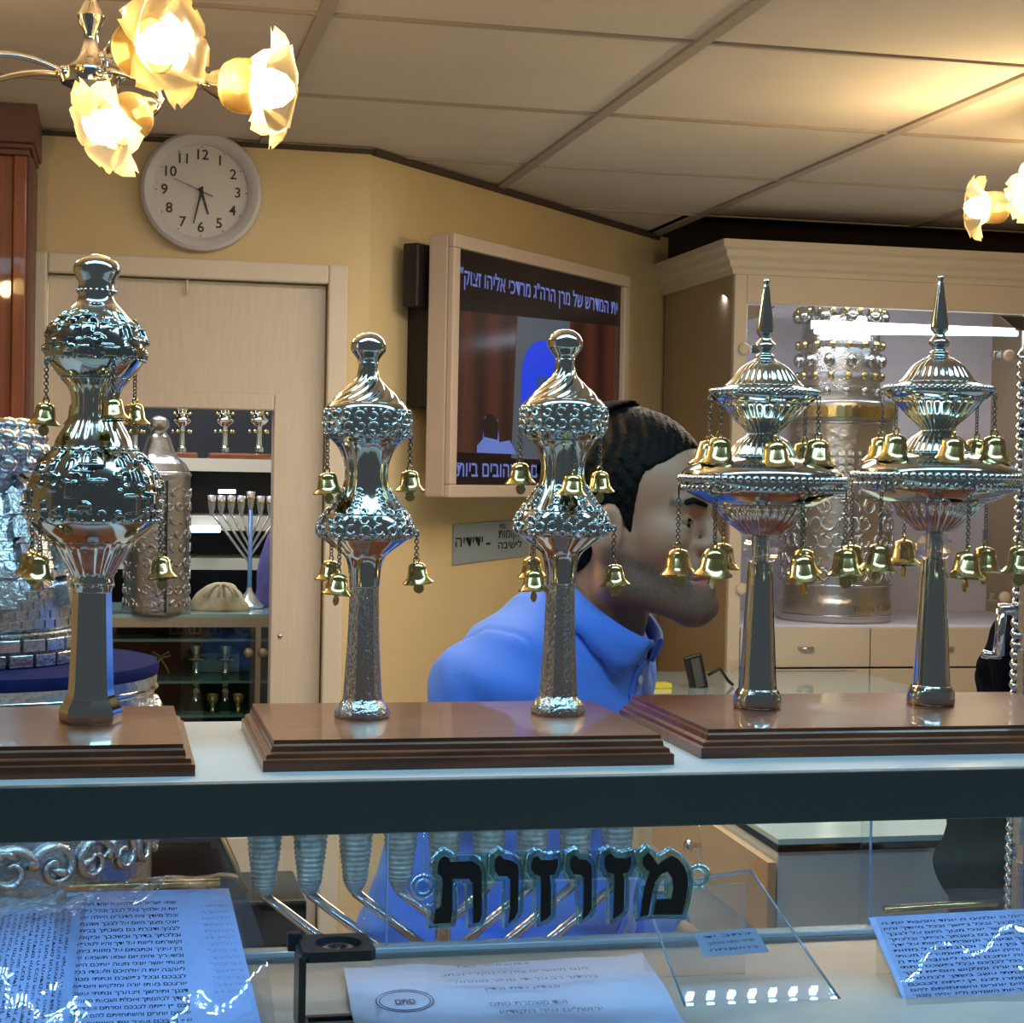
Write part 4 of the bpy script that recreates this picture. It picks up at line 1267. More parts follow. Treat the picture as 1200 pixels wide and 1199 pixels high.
for (y0_, y1_, th) in ((540, 590, -1.35), (540, 590, -1.9), (515, 592, -2.6)):
    for y in range(y0_, y1_, 9):
        for d in (-.16, 0, .16):
            block(mb, fC, th+d, (b0-y)*kC, 7*kC, 5*kC, 4*kC, True)
mb.build('building_relief', SILVER_R, GC)['kind'] = 'stuff'
for (y, h_, r) in ((506, 3, 1.02), (592, 3, 1.02), (692, 3, 1.02), (727, 4, 1.03)):
    MB().lathe([(64*kC, (b0-y)*kC), (66*kC*r, (b0-y+h_/2)*kC), (64*kC, (b0-y+h_)*kC)], 48, caps=False).build('band', SILVER, GC)
mb = MB()
for j in range(14):
    th = camth-.9+j*.13
    block(mb, fC, th, (b0-492)*kC, 9*kC, 13*kC, 3*kC, j % 2 == 0)
mb.build('gold_lettering', GOLD, GC)['kind'] = 'stuff'
me = text_mesh('אשרי העם', .03, .0015, .0)
Wt = max(v.co.x for v in me.vertices)-min(v.co.x for v in me.vertices); mid = (max(v.co.x for v in me.vertices)+min(v.co.x for v in me.vertices))/2
for v in me.vertices:
    th = -1.15+(v.co.x-mid)/Wt*.95
    v.co = Vector((66.5*kC*math.cos(th), 66.5*kC*math.sin(th), (b0-716)*kC+v.co.y*.75))
link('gold_lettering', me, GOLD, GC)
# crown
crz = (b0-478)*kC
MB().lathe([(47*kC, crz), (50*kC, crz+4*kC), (50*kC, crz+14*kC), (47*kC, crz+16*kC), (47*kC, crz+24*kC), (52*kC, crz+28*kC), (47*kC, crz+32*kC), (46*kC, crz+60*kC), (51*kC, crz+64*kC), (46*kC, crz+68*kC), (44*kC, crz+96*kC)], 40, mod=lambda t, i: 1+.02*math.cos(10*t)).build('crown', SILVER_R, GC, 40)
for i, (y, nn, r, m_) in enumerate(((10, 14, 5, SILVER), (28, 16, 4.5, GOLD), (46, 12, 7, SILVER), (64, 16, 4.5, GOLD), (98, 10, 8, SILVER), (104, 20, 4, GOLD))):
    for j in range(nn):
        a = 2*PI*j/nn+.2*i
        MB().sphere((49*kC*math.cos(a), 49*kC*math.sin(a), crz+y*kC), r*kC, 8, (1, 1, 1.2)).build('crown_stud', m_, GC)
for j in range(5):
    a = 2*PI*j/5-.6
    MB().lathe([(r*kC, z*kC) for r, z in ((3, 0), (4, 8), (9, 14), (11, 24), (6, 30), (4, 36), (9, 42), (11, 50), (5, 58), (2, 66))], 16, c=(36*kC*math.cos(a), 36*kC*math.sin(a), crz+44*kC)).build('crown_finial', SILVER, GC)
# small note card hanging inside the cabinet
np_ = atY(1160, 632, 4.97)
o = MB().box((np_[0]-.02, 4.972, np_[2]-.028), (np_[0]+.026, 4.979, np_[2]+.028)).build('info_card', mat('grey_blue_card', '#8990a8', .6)); tag(o, 'small grey-blue card on the back of the ivory cabinet', 'card')

# ------------------------------------------------------------------ tall silver Torah case at the right edge
rp = atD(1288, 1118, 1.90); rz0 = rp[2]; kR = 1.90/FPX
RC = empty('torah_case', (rp[0], rp[1], rz0))
tag(RC, 'tall silver scroll case with rope columns and a crank handle at the right edge', 'scroll case')
H_ = 690*kR; R_ = 101*kR
MB().lathe([(R_*1.06, 0), (R_*1.06, .012), (R_, .02), (R_, H_-.02), (R_*1.06, H_-.012), (R_*1.06, H_), (R_*.6, H_+.03), (.01, H_+.05)], 16).build('case_body', mat('lilac_silver', '#c3bfc6', .22, 1.0, bump=.25, bscale=60), RC, 15)
for j in range(8):
    th = 3.464+2*PI*j/8
    mb = MB()
    for i in range(int(H_/.011)):
        c = np.array([R_*1.0*math.cos(th), R_*1.0*math.sin(th), .02+i*.011])
        e = np.array([-math.sin(th), math.cos(th), 0])
        mb.tube([c-e*.007+np.array([0, 0, .006]), c+np.array([math.cos(th)*.004, math.sin(th)*.004, 0]), c+e*.007-np.array([0, 0, .006])], .0042, 6)
    mb.build('rope_column', SILVER, RC)['kind'] = 'stuff'
for j in range(16):
    th = math.pi+2*PI*j/16+.2
    mb = MB()
    for z in np.arange(.04, H_-.05, .075):
        c = np.array([R_*.99*math.cos(th), R_*.99*math.sin(th), z+.03]); e = np.array([-math.sin(th), math.cos(th), 0]); n = np.array([math.cos(th), math.sin(th), 0])
        mb.obox(c, e*.010, np.array([0, 0, .028]), n*.002)
    mb.build('wall_panels', SILVER_R, RC)['kind'] = 'stuff'
def hpx(x, y): return atD(x, y, 1.83)-np.array([rp[0], rp[1], rz0])
MB().tube([hpx(1192, 714), hpx(1180, 714), hpx(1169, 714)], .0062, 12).build('crank_pin', CHROME, RC)
MB().tube([hpx(1174, 714), hpx(1172, 742), hpx(1170, 768)], [.0062, .0050, .0062], 12).build('crank_arm', CHROME, RC)
MB().tube([hpx(1173, 768), hpx(1160, 768), hpx(1151, 766)], .0042, 12).build('crank_grip', CHROME, RC)
pd = MB().lathe([(.11, 0), (.11, .02), (.07, .03), (.07, rz0-.03), (.105, rz0-.02), (.105, rz0)], 40).build('pedestal', WOOD, None, 40)
pd.location = (rp[0], rp[1], 0)
tag(pd, 'round dark wooden pedestal under the scroll case at the right edge', 'pedestal')
# ------------------------------------------------------------------ lower part of the shop window
LZ = EYE-.437
dc = empty('window_counter', (.3, 1.05, 0))
tag(dc, 'cream window counter below the shelf holding parchments and certificate', 'counter')
CRM = mat('cream_counter', '#cbb79b', .45, 0, noise=.06, nscale=30)
def dbox(name, a, b, m, **k): return MB().box(loc(dc, a), loc(dc, b)).build(name, m, dc, **k)
dbox('counter_top', (-1.0, 1.02, LZ-.025), (1.45, 1.60, LZ), CRM, bevel=.002)
dbox('carcass', (-.98, 1.06, 0), (1.43, 1.598, LZ-.025), IVORY)
dbox('rear_ledge', (-.25, 1.598, .90), (.9, 1.675, .93), CRM)
dbox('glass_track', (-1.0, 1.580, LZ), (1.45, 1.597, LZ+.0085), mat('pale_track', '#b9cbc8', .25, .2), bevel=.001)
dbox('track_shade_line', (-1.0, 1.574, LZ), (1.45, 1.580, LZ+.0035), mat('track_shade_grey', '#76736b', .4))  # grey strip painting the shadow line in front of the track
GP = glass('back_pane', (.95, .975, .98), .012)
GE = mat('pane_edge', '#7fa6c8', .15)
xa, xb = atY(453, 1070, 1.588)[0], atY(1021, 1040, 1.588)[0]
for i, (x0, x1, y) in enumerate(((-.98, xa, 1.5865), (xa-.02, xb, 1.5915), (xb-.012, 1.43, 1.5865))):
    pn = dbox('glass_pane', (x0, y-.0015, LZ+.0088), (x1, y+.0015, SZ-.0362), GP)
    MB().box(loc(dc, (x1-.0008, y-.0016, LZ+.0088)), loc(dc, (x1+.0006, y+.0016, SZ-.0362))).build('pane_edge', GE, pn)

# ------------------------------------------------------------------ large glass-cupped menorah behind the pane
mpos = atY(521, 1000, 1.637); kG = depth(mpos)/FPX
MN = empty('large_menorah', (mpos[0], mpos[1], .931))
tag(MN, 'large silver menorah with ribbed glass cups and straight slanting arms', 'menorah')
def mz(y): return atY(521, y, 1.637)[2]-.931
RIB = mat('ribbed_glass', '#b6c4bb', .14, .5, noise=.35, nscale=120)
for i in range(-4, 5):
    dx = i*52.5*kG*1.0
    ytop = 958+(-.02*i*52)*0
    pts = [(944, 21), (968, 19.5), (985, 18.5), (1000, 17), (1015, 15), (1028, 13.5), (1036, 10), (1041, 7), (1044, 4)]
    v = smooth_prof(pts, kG, 10)
    zb = mz(1044)
    c = MB().lathe([(r*(1+.05*math.sin(j*1.57)), z+zb) for j, (r, z) in enumerate(v)], 22, c=(dx, 0, 0), mod=lambda t, q: 1+.025*math.cos(11*t)).build('cup', RIB, MN)
    if i:
        zj = mz(1044)-abs(dx)*.78
        MB().tube([(dx, 0, mz(1042)), (dx*.5, 0, (mz(1042)+zj)/2), (0, 0, zj)], .0046, 10).build('arm', CHROME, MN)
        MB().sphere((0, 0, zj), .007, 10).build('joint', CHROME, MN)
MB().lathe([(.055, 0), (.057, .006), (.04, .014), (.02, .03), (.010, .045), (.0075, .06), (.0075, mz(1042))], 20).build('stem', CHROME, MN, 50)

# ------------------------------------------------------------------ acrylic lettering sign
SY = 1.345
so_ = atY(650, 1035, SY); kL = depth(so_)/FPX
LS = empty('acrylic_sign', (so_[0], SY, 0))
tag(LS, 'clear acrylic sign with black Hebrew letters hanging below the shelf', 'sign')
TAV = [(290, 196), (296, 172), (312, 160), (324, 166), (330, 178), (398, 176), (418, 190), (425, 214), (426, 340), (418, 362), (398, 366), (400, 330), (397, 244), (386, 230), (336, 230), (336, 330), (331, 364), (278, 368), (284, 324), (303, 314), (306, 240), (302, 224), (290, 212)]
VAV = [(464, 190), (466, 170), (480, 158), (492, 170), (516, 174), (534, 186), (538, 204), (536, 330), (524, 352), (506, 366), (512, 326), (512, 232), (502, 222), (476, 222), (466, 208)]
ZAY = [(577, 186), (582, 168), (594, 160), (606, 172), (640, 174), (656, 166), (658, 190), (648, 216), (632, 220), (636, 250), (636, 340), (622, 354), (604, 362), (606, 250), (604, 222), (586, 216), (578, 204)]
VAV2 = [(694, 186), (698, 164), (712, 158), (722, 170), (744, 172), (758, 186), (761, 204), (760, 322), (748, 342), (732, 354), (736, 316), (736, 228), (726, 218), (704, 216), (696, 202)]
ZAY2 = [(800, 176), (806, 158), (818, 152), (830, 166), (862, 168), (880, 160), (882, 184), (872, 210), (856, 214), (860, 240), (858, 324), (846, 340), (826, 352), (830, 240), (828, 216), (808, 210), (800, 196)]
MEM = [(916, 186), (918, 166), (932, 150), (946, 162), (962, 188), (978, 176), (1004, 160), (1024, 170), (1042, 192), (1052, 222), (1054, 250), (1046, 300), (1036, 340), (948, 340), (960, 294), (1004, 292), (1010, 260), (1006, 230), (992, 208), (972, 216), (954, 240), (944, 276), (934, 340), (908, 347), (914, 300), (924, 250), (938, 210), (924, 200)]
ACR = glass('sign_acrylic', (.62, .84, .85), .10, .10)
ACE = glass('acrylic_edge', (.62, .86, .86), .16, .12)
BLKL = mat('black_letter', '#0b0c0d', .35)
def curve_mesh(polys, offset, extrude):
    cu = bpy.data.curves.new('outline', 'CURVE'); cu.dimensions = '2D'; cu.fill_mode = 'BOTH'; cu.offset = offset; cu.extrude = extrude
    for pl_ in polys:
        sp_ = cu.splines.new('POLY'); sp_.points.add(len(pl_)-1); sp_.use_cyclic_u = True
        for q, (x, y) in zip(sp_.points, pl_): q.co = (x, y, 0, 1)
    o = bpy.data.objects.new('outline', cu); COL.objects.link(o)
    me = bpy.data.meshes.new_from_object(o.evaluated_get(bpy.context.evaluated_depsgraph_get()))
    bpy.data.objects.remove(o, do_unlink=True)
    return me
def cr2w(cx, cy, y=SY):
    p = atY(400+cx/2.609, 940+cy/2.609, y); return np.array([p[0]-so_[0], p[2]])
MSG = frame_mat((0, 0, 0), (1, 0, 0), (0, 0, 1))
def hull(pts):
    pts = sorted(set(map(tuple, pts)))
    def half(ps):
        h = []
        for p in ps:
            while len(h) > 1 and (h[-1][0]-h[-2][0])*(p[1]-h[-2][1])-(h[-1][1]-h[-2][1])*(p[0]-h[-2][0]) <= 0: h.pop()
            h.append(p)
        return h
    a = half(pts); b = half(pts[::-1]); return a[:-1]+b[:-1]
def clean_offset(P, d):
    """outward offset of an outline by sampling discs and keeping the outer ring (polar about local hull)"""
    P = np.array(P); n = len(P)
    area_ = .5*sum(P[i][0]*P[(i+1) % n][1]-P[(i+1) % n][0]*P[i][1] for i in range(n))
    s = 1 if area_ > 0 else -1; out = []
    for i in range(n):
        a, b, c = P[i-1], P[i], P[(i+1) % n]
        t1 = (b-a)/np.linalg.norm(b-a); t2 = (c-b)/np.linalg.norm(c-b)
        n1 = np.array([t1[1], -t1[0]])*s; n2 = np.array([t2[1], -t2[0]])*s
        m_ = n1+n2; m_ = m_/max(np.linalg.norm(m_), .6)
        out.append(b+m_*d*min(1.2, 1/max(.75, np.linalg.norm(n1+n2)/2)))
    return [tuple(q) for q in out]
for nm, poly in (('letter_tav', TAV), ('letter_vav', VAV), ('letter_zayin', ZAY), ('letter_vav', VAV2), ('letter_zayin', ZAY2), ('letter_mem', MEM)):
    P = [tuple(cr2w(*p)) for p in poly]
    me = curve_mesh([P], 0, .0008); me.transform(frame_mat((0, -.0045, 0), (1, 0, 0), (0, 0, 1)))
    lt2 = link(nm, me, BLKL, LS)
    Q = clean_offset(P, 17/2.609*kL)
    me = curve_mesh([Q], 0, .0032); me.transform(MSG)
    link('acrylic_plate', me, ACR, lt2)
    k = len(Q)
    for off_y in (-.0032, .0032):
        MB().tube([(q[0], off_y, q[1]) for q in Q], .0008, 5, closed=True).build('plate_edge', ACE, lt2)
for (cx, cy) in ((250, 258), (1092, 226)):
    c = cr2w(cx, cy)
    MB().ring((c[0], 0, c[1]), .0075, .0032, (0, 1, 0), 20, 8).build('eyelet', ACE, LS)
    MB().tube([(c[0], 0, c[1]+.006), (c[0], 0, SZ-.037)], .0004, 5).build('hanging_thread', glass('nylon', (.9, .9, .9), .1), LS)
bars = [cr2w(430, 200), cr2w(560, 195), cr2w(680, 192), cr2w(790, 190), cr2w(905, 188)]
for b_ in bars:
    MB().box((b_[0]-.010, -.0025, b_[1]-.012), (b_[0]+.010, .0025, b_[1]+.012)).build('acrylic_bridge', ACR, LS, bevel=.002)
# black clamp under the shelf
c0 = atY(443, 985, 1.40); c1 = atY(505, 1000, 1.40)
ck_ = empty('shelf_clamp', (c0[0], 1.40, SZ-.0365)); tag(ck_, 'small black clamp under the shelf left of the acrylic sign', 'clamp')
MB().box((-.004, -.008, -.024), (.026, .008, 0)).build('body', BLK, ck_, bevel=.002)
d = c1-c0
MB().tube([(.02, 0, -.012), (.035, 0, -.016), (d[0], 0, -.024)], .004, 8).build('arm', BLK, ck_)
MB().lathe([(.003, 0), (.003, .003)], 12, c=(.018, -.008, -.012), M=[(1, 0, 0), (0, 0, 1), (0, -1, 0)]).build('screw', CHROME, ck_)

# ------------------------------------------------------------------ parchments on sloping stands
SHEMA = ('שמע ישראל ה אלהינו ה אחד ואהבת את ה אלהיך בכל לבבך ובכל נפשך ובכל מאדך והיו הדברים האלה אשר אנכי מצוך היום על לבבך '
 'ושננתם לבניך ודברת בם בשבתך בביתך ובלכתך בדרך ובשכבך ובקומך וקשרתם לאות על ידך והיו לטטפת בין עיניך וכתבתם על מזזות ביתך ובשעריך '
 'והיה אם שמע תשמעו אל מצותי אשר אנכי מצוה אתכם היום לאהבה את ה אלהיכם ולעבדו בכל לבבכם ובכל נפשכם ונתתי מטר ארצכם בעתו יורה ומלקוש '
 'ואספת דגנך ותירשך ויצהרך ונתתי עשב בשדך לבהמתך ואכלת ושבעת השמרו לכם פן יפתה לבבכם וסרתם ועבדתם אלהים אחרים והשתחויתם להם '
 'וחרה אף ה בכם ועצר את השמים ולא יהיה מטר והאדמה לא תתן את יבולה ואבדתם מהרה מעל הארץ הטבה אשר ה נתן לכם ושמתם את דברי אלה על לבבכם').split()
def lines_of(n, width):
    out = []; cur = ''; i = 0
    while len(out) < n:
        w = SHEMA[i % len(SHEMA)]; i += 1
        if len(cur)+len(w) > width:
            out.append(cur.strip()); cur = ''
        cur += w+' '
    return out
PAP = mat('parchment', '#b9c4dc', .6, 0, noise=.04, nscale=30)
PIN = mat('scribe_ink', '#20232c', .6)
PLS = glass('plastic_sleeve', (.95, .97, 1.0), .04, .04, bump=.35, bscale=26)
GRAIL = mat('brass_rail', '#c9a668', .2, 1.0)


def bil(C, u, v):
    """C: four corners bottom-left, bottom-right, top-right, top-left"""
    return (1-u)*(1-v)*C[0]+u*(1-v)*C[1]+u*v*C[2]+(1-u)*v*C[3]


def sheet(name, C, m, nu=14, nv=14, lift=0.0, wav=0.0, seed=1, parent=None, th=.0006, grow=0.0, bulge=0.0, plateau=False):
    r_ = random.Random(seed); ph = [r_.uniform(0, 6) for _ in range(8)]
    n = np.cross(C[1]-C[0], C[3]-C[0]); n /= np.linalg.norm(n)
    v = []; f = []
    for k in (0, 1):
        for j in range(nv+1):
            for i in range(nu+1):
                u, w = i/nu, j/nv
                uu, ww = u*(1+2*grow)-grow, w*(1+2*grow)-grow
                h = lift+bulge*(math.sin(PI*w)**.9 if not plateau else 1-(1-w)**2.5)*(.75+.25*math.sin(3.1*u+ph[4]))+wav*(.5+.28*math.sin(5*u+ph[0]+3*w)+.22*math.sin(9*w+ph[1]-4*u)+.15*math.sin(14*u+11*w+ph[2])+.1*math.sin(23*u-17*w+ph[3]))
                v.append(bil(C, uu, ww)+n*(h-k*th))
    s = (nu+1)*(nv+1)
    for j in range(nv):
        for i in range(nu):
            a = j*(nu+1)+i
            f.append((a, a+1, a+nu+2, a+nu+1)); f.append((s+a, s+a+nu+1, s+a+nu+2, s+a+1))
    o = MB().add(v, f, True).build(name, m, parent)
    return o, n


def text_block(parent, C, u0, u1, v0, v1, lines, n, lift=.0006, fill=.72, swap=False, name='scribed_line', ink=None):
    k = len(lines)
    for i, s in enumerate(lines):
        me = text_mesh(s, 1.0, .012, 0.0, res=1)
        xs_ = [v.co.x for v in me.vertices]; x0, x1 = min(xs_), max(xs_)
        for v in me.vertices:
            a = (v.co.x-x0)/(x1-x0); b = v.co.y
            uu = u0+(u1-u0)*a; vv = v1-(v1-v0)*(i+.5)/k+b*(v1-v0)/k*fill
            p = bil(C, uu, vv) if not swap else bil(C, 1-vv, uu)
            v.co = Vector(p+n*lift)
        link(name, me, ink or PIN, parent)


def stand(C, name_label, rail_px, ry):
    """acrylic easel: sloping plate, foot and brass rail"""
    st_ = empty('sloping_stand', (0, 0, 0)); tag(st_, name_label, 'stand', 'clear sloping stands in the window')
    n = np.cross(C[1]-C[0], C[3]-C[0]); n /= np.linalg.norm(n)
    D = [c-n*.004 for c in C]
    sheet('plate', D, glass('easel_acrylic', (.93, .96, .97), .03), 2, 2, th=.003, parent=st_)
    lo_ = [np.array([D[0][0], D[0][1], max(LZ+.001, D[0][2]-.004)]), np.array([D[1][0], D[1][1], max(LZ+.001, D[1][2]-.004)])]
    MB().box((min(D[3][0], D[2][0])+.01, max(D[3][1], D[2][1])+.001, LZ+.0006), (max(D[3][0], D[2][0])-.01, max(D[3][1], D[2][1])+.004, min(D[3][2], D[2][2])-.004)).build('back_leg', glass('easel_acrylic'), st_)
    a = atY(*rail_px[0], ry); b = atY(*rail_px[1], ry)
    MB().tube([a, (a+b)/2, b], .0034, 10).build('top_rail', GRAIL, st_)
    return st_


# left stand with two parchments
def Q4(bl, br_, tr_, tl_): return [np.array(p) for p in (bl, br_, tr_, tl_)]
yt, yb = 1.505, 1.335
C1 = Q4(atY(66, 1235, yb), atY(312, 1226, yb), atY(268, 1041, yt), atY(78, 1046, yt))
stand([bil(C1, -.35, 0), bil(C1, 1.05, 0), bil(C1, 1.02, .99), bil(C1, -.35, .99)], 'clear sloping stand with brass rail at the left holding two parchments', ((72, 1039), (258, 1034)), 1.512)
s1, n1 = sheet('parchment', C1, PAP)
tag(s1, 'handwritten parchment with a wide right margin on the left stand', 'parchment')
text_block(s1, C1, .06, .66, .05, .93, lines_of(20, 30), n1)
text_block(s1, C1, .80, .97, .30, .90, lines_of(14, 7), n1, fill=.6, name='faint_margin_line', ink=mat('faint_pink_print', '#a3a3c4', .6))
sheet('plastic_sleeve', C1, PLS, 60, 60, .0015, .008, 3, s1, .0002, .05, .034)
C2 = Q4(atY(-120, 1240, yb), atY(78, 1236, yb), atY(96, 1064, 1.488), atY(-60, 1072, 1.488))
C2 = [c+n1*.004 for c in C2]
s2, n2 = sheet('parchment', C2, PAP)
tag(s2, 'handwritten parchment with steeply slanting lines at the left edge', 'parchment')
text_block(s2, C2, .04, .94, .06, .95, lines_of(20, 34), n2, swap=True)
sheet('plastic_sleeve', C2, PLS, 60, 60, .0015, .007, 6, s2, .0002, .04, .030)
# right stand
C3 = Q4(atY(1080, 1222, yb+.02), atY(1330, 1205, yb+.02), atY(1240, 1063, 1.455), atY(1018, 1075, 1.455))
stand([bil(C3, 0, -.02), bil(C3, 1.0, -.02), bil(C3, 1.0, .99), bil(C3, 0, .99)], 'clear sloping stand with brass rail at the right holding one parchment', ((1036, 1066), (1168, 1057)), 1.463)
s3, n3 = sheet('parchment', C3, PAP)
tag(s3, 'handwritten parchment in a glinting sleeve on the right stand', 'parchment')
text_block(s3, C3, .05, .97, .10, .96, lines_of(19, 40), n3)
sheet('plastic_sleeve', C3, PLS, 60, 60, .0015, .006, 12, s3, .0002, .03, .024, True)

# clear acrylic stand with small label, middle right
P0 = atY(900, 1168, 1.40); sl = np.array([0, .687, .727])
def on_plane(x, y):
    nn = np.array([0, -.727, .687]); dd = ray(x, y); t = (nn @ (P0-CAM))/(nn @ dd); return CAM+dd*t
C4 = Q4(on_plane(812, 1204), on_plane(1004, 1200), on_plane(880, 1020), on_plane(752, 1040))
ca = empty('acrylic_stand', (0, 0, 0)); tag(ca, 'empty clear acrylic sloping stand right of the Hebrew sign', 'stand')
sheet('plate', C4, glass('stand_acrylic', (.93, .95, .97), .06, .015), 2, 2, th=.003, parent=ca)
for (a, b) in ((0, 3), (1, 2), (3, 2)):
    MB().tube([C4[a], (C4[a]+C4[b])/2, C4[b]], .0012, 6).build('plate_edge', mat('clear_edge', '#b4c2c6', .1, 0, trans=.6), ca)
C4b = [c+np.array([0, .012, -.004]) for c in C4]
bt = MB().box((C4[3][0]+.005, C4[3][1]+.004, LZ+.0006), (C4[2][0]-.005, C4[3][1]+.007, C4[2][2]-.01)).build('back_leg', glass('stand_acrylic'), ca)
lb = [bil(C4, u, v)+np.array([0, .008, -.006]) for u, v in ((.30, .50), (.78, .50), (.78, .66), (.30, .66))]
lbl, nl = sheet('label_slip', lb, mat('label_paper', '#aab2bd', .7), 4, 4, parent=ca)
for i, s in enumerate(('כתב יד', 'סופר סתם מוסמך', 'בהשגחה')):
    me = text_mesh(s, 1, .01, 0, res=1); xs_ = [v.co.x for v in me.vertices]; x0, x1 = min(xs_), max(xs_)
    for v in me.vertices:
        v.co = Vector(bil(lb, .12+.76*(v.co.x-x0)/(x1-x0), .8-.28*i+v.co.y*.16)+nl*.0006)
    link('label_text', me, PIN, lbl)

# certificate lying on the counter
cpx = [(420, 1236), (822, 1228), (752, 1121), (403, 1141)]
C5 = [atZ(x, y, LZ+.002) for x, y in cpx]
ct_, n5 = sheet('certificate', C5, mat('certificate_paper', '#c6cdda', .6), 24, 10, .0, .006, 2)
tag(ct_, 'white printed certificate with an oval stamp lying on the counter', 'certificate')
def cert_text(s, u0, u1, v, h):
    me = text_mesh(s, 1, .01, 0, res=1); xs_ = [w.co.x for w in me.vertices]; x0, x1 = min(xs_), max(xs_)
    for w in me.vertices:
        p = bil(C5, u0+(u1-u0)*(w.co.x-x0)/(x1-x0), v+w.co.y*h); w.co = Vector(p+n5*.0066)
    link('print_line', me, mat('faded_print', '#7d8596', .6), ct_)
cert_text('תעודת כשרות למזוזה מהודרת', .36, .60, .90, .05)
cert_text('הננו מאשרים בזה כי הקלף נכתב', .30, .78, .80, .05)
cert_text('בהידור רב על ידי סופר מומחה', .34, .80, .70, .05)
cert_text('ונבדק כדת וכדין', .42, .66, .60, .05)
cert_text('ועד משמרת סתם', .42, .66, .42, .07)
cert_text('ירושלים עיר הקודש', .44, .76, .33, .06)
cert_text('חתימת הסופר', .56, .78, .16, .05)
cert_text('חתימת המגיה והבודק', .50, .86, .06, .05)
def stamp_pt(a, ru, rv):
    return bil(C5, .165+ru*math.cos(a), .50+rv*math.sin(a))+n5*.0066
STI = mat('stamp_ink', '#5a4a63', .6)
for (ru, rv) in ((.088, .135), (.078, .115)):
    MB().tube([stamp_pt(a, ru, rv) for a in np.linspace(0, 2*PI, 40)[:-1]], .0004, 4, closed=True).build('stamp_ring', STI, ct_)
cert_text_ = text_mesh('סתם', 1, .02, 0, res=2)
for w in cert_text_.vertices:
    w.co = Vector(bil(C5, .165+w.co.x*.032, .49+w.co.y*.09)+n5*.0066)
link('stamp_lettering', cert_text_, STI, ct_)

# folding magnifier
mg = atZ(392, 1206, LZ); gx, gy = mg[0], mg[1]
MG = empty('folding_magnifier', (gx, gy, LZ)); tag(MG, 'black folding stand magnifier with round lens beside the certificate', 'magnifier')
MGB = mat('black_enamel', '#141416', .35)
s_ = .027; hgt = .060
bs_ = MB()
for (a, b) in (((-s_, -s_, 0), (s_, -s_+.008, .004)), ((-s_, s_-.008, 0), (s_, s_, .004)), ((-s_, -s_+.008, 0), (-s_+.008, s_-.008, .004)), ((s_-.008, -s_+.008, 0), (s_, s_-.008, .004))):
    bs_.box(a, b)
bs_.build('base_frame', MGB, MG, bevel=.001)
MB().box((-s_-.003, -s_+.003, .002), (-s_, s_-.003, hgt+.004)).build('upright', mat('upright_enamel', '#33343a', .3), MG, bevel=.001)
MB().box((-s_-.0045, -s_-.001, .0), (-s_+.001, -s_+.003, hgt+.004)).build('upright_edge', MGB, MG)
n_ = 40; v = []; f = []
for zz in (hgt, hgt+.008):
    for k in range(n_):
        a = 2*PI*(k+.5)/n_; c_, s2_ = math.cos(a), math.sin(a); q = 1/max(abs(c_), abs(s2_))
        v.append((q*c_*.028, q*s2_*.027, zz))
    for k in range(n_):
        a = 2*PI*(k+.5)/n_; v.append((.0185*math.cos(a)+.002, .0185*math.sin(a), zz))
for k in range(n_):
    j = (k+1) % n_
    f += [(k, n_+k, n_+j, j), (2*n_+k, 2*n_+j, 3*n_+j, 3*n_+k), (k, j, 2*n_+j, 2*n_+k), (n_+k, 3*n_+k, 3*n_+j, n_+j)]
MB().add(v, f).build('lens_plate', MGB, MG)
MB().lathe([(.0185, -.001), (.012, .0005), (.002, .0014), (.002, -.0034), (.012, -.0025)], 32, c=(.002, 0, hgt+.0045)).build('lens', glass('lens_glass', (.92, .95, .97), .08), MG)
MB().box((-s_-.009, s_-.012, hgt-.002), (-s_+.002, s_, hgt+.012)).build('hinge', MGB, MG, bevel=.001)
# ------------------------------------------------------------------ people: bodies grown from a distance field
def smin(a, b, k):
    h = np.clip(.5+.5*(b-a)/k, 0, 1)
    return b*(1-h)+a*h-k*h*(1-h)


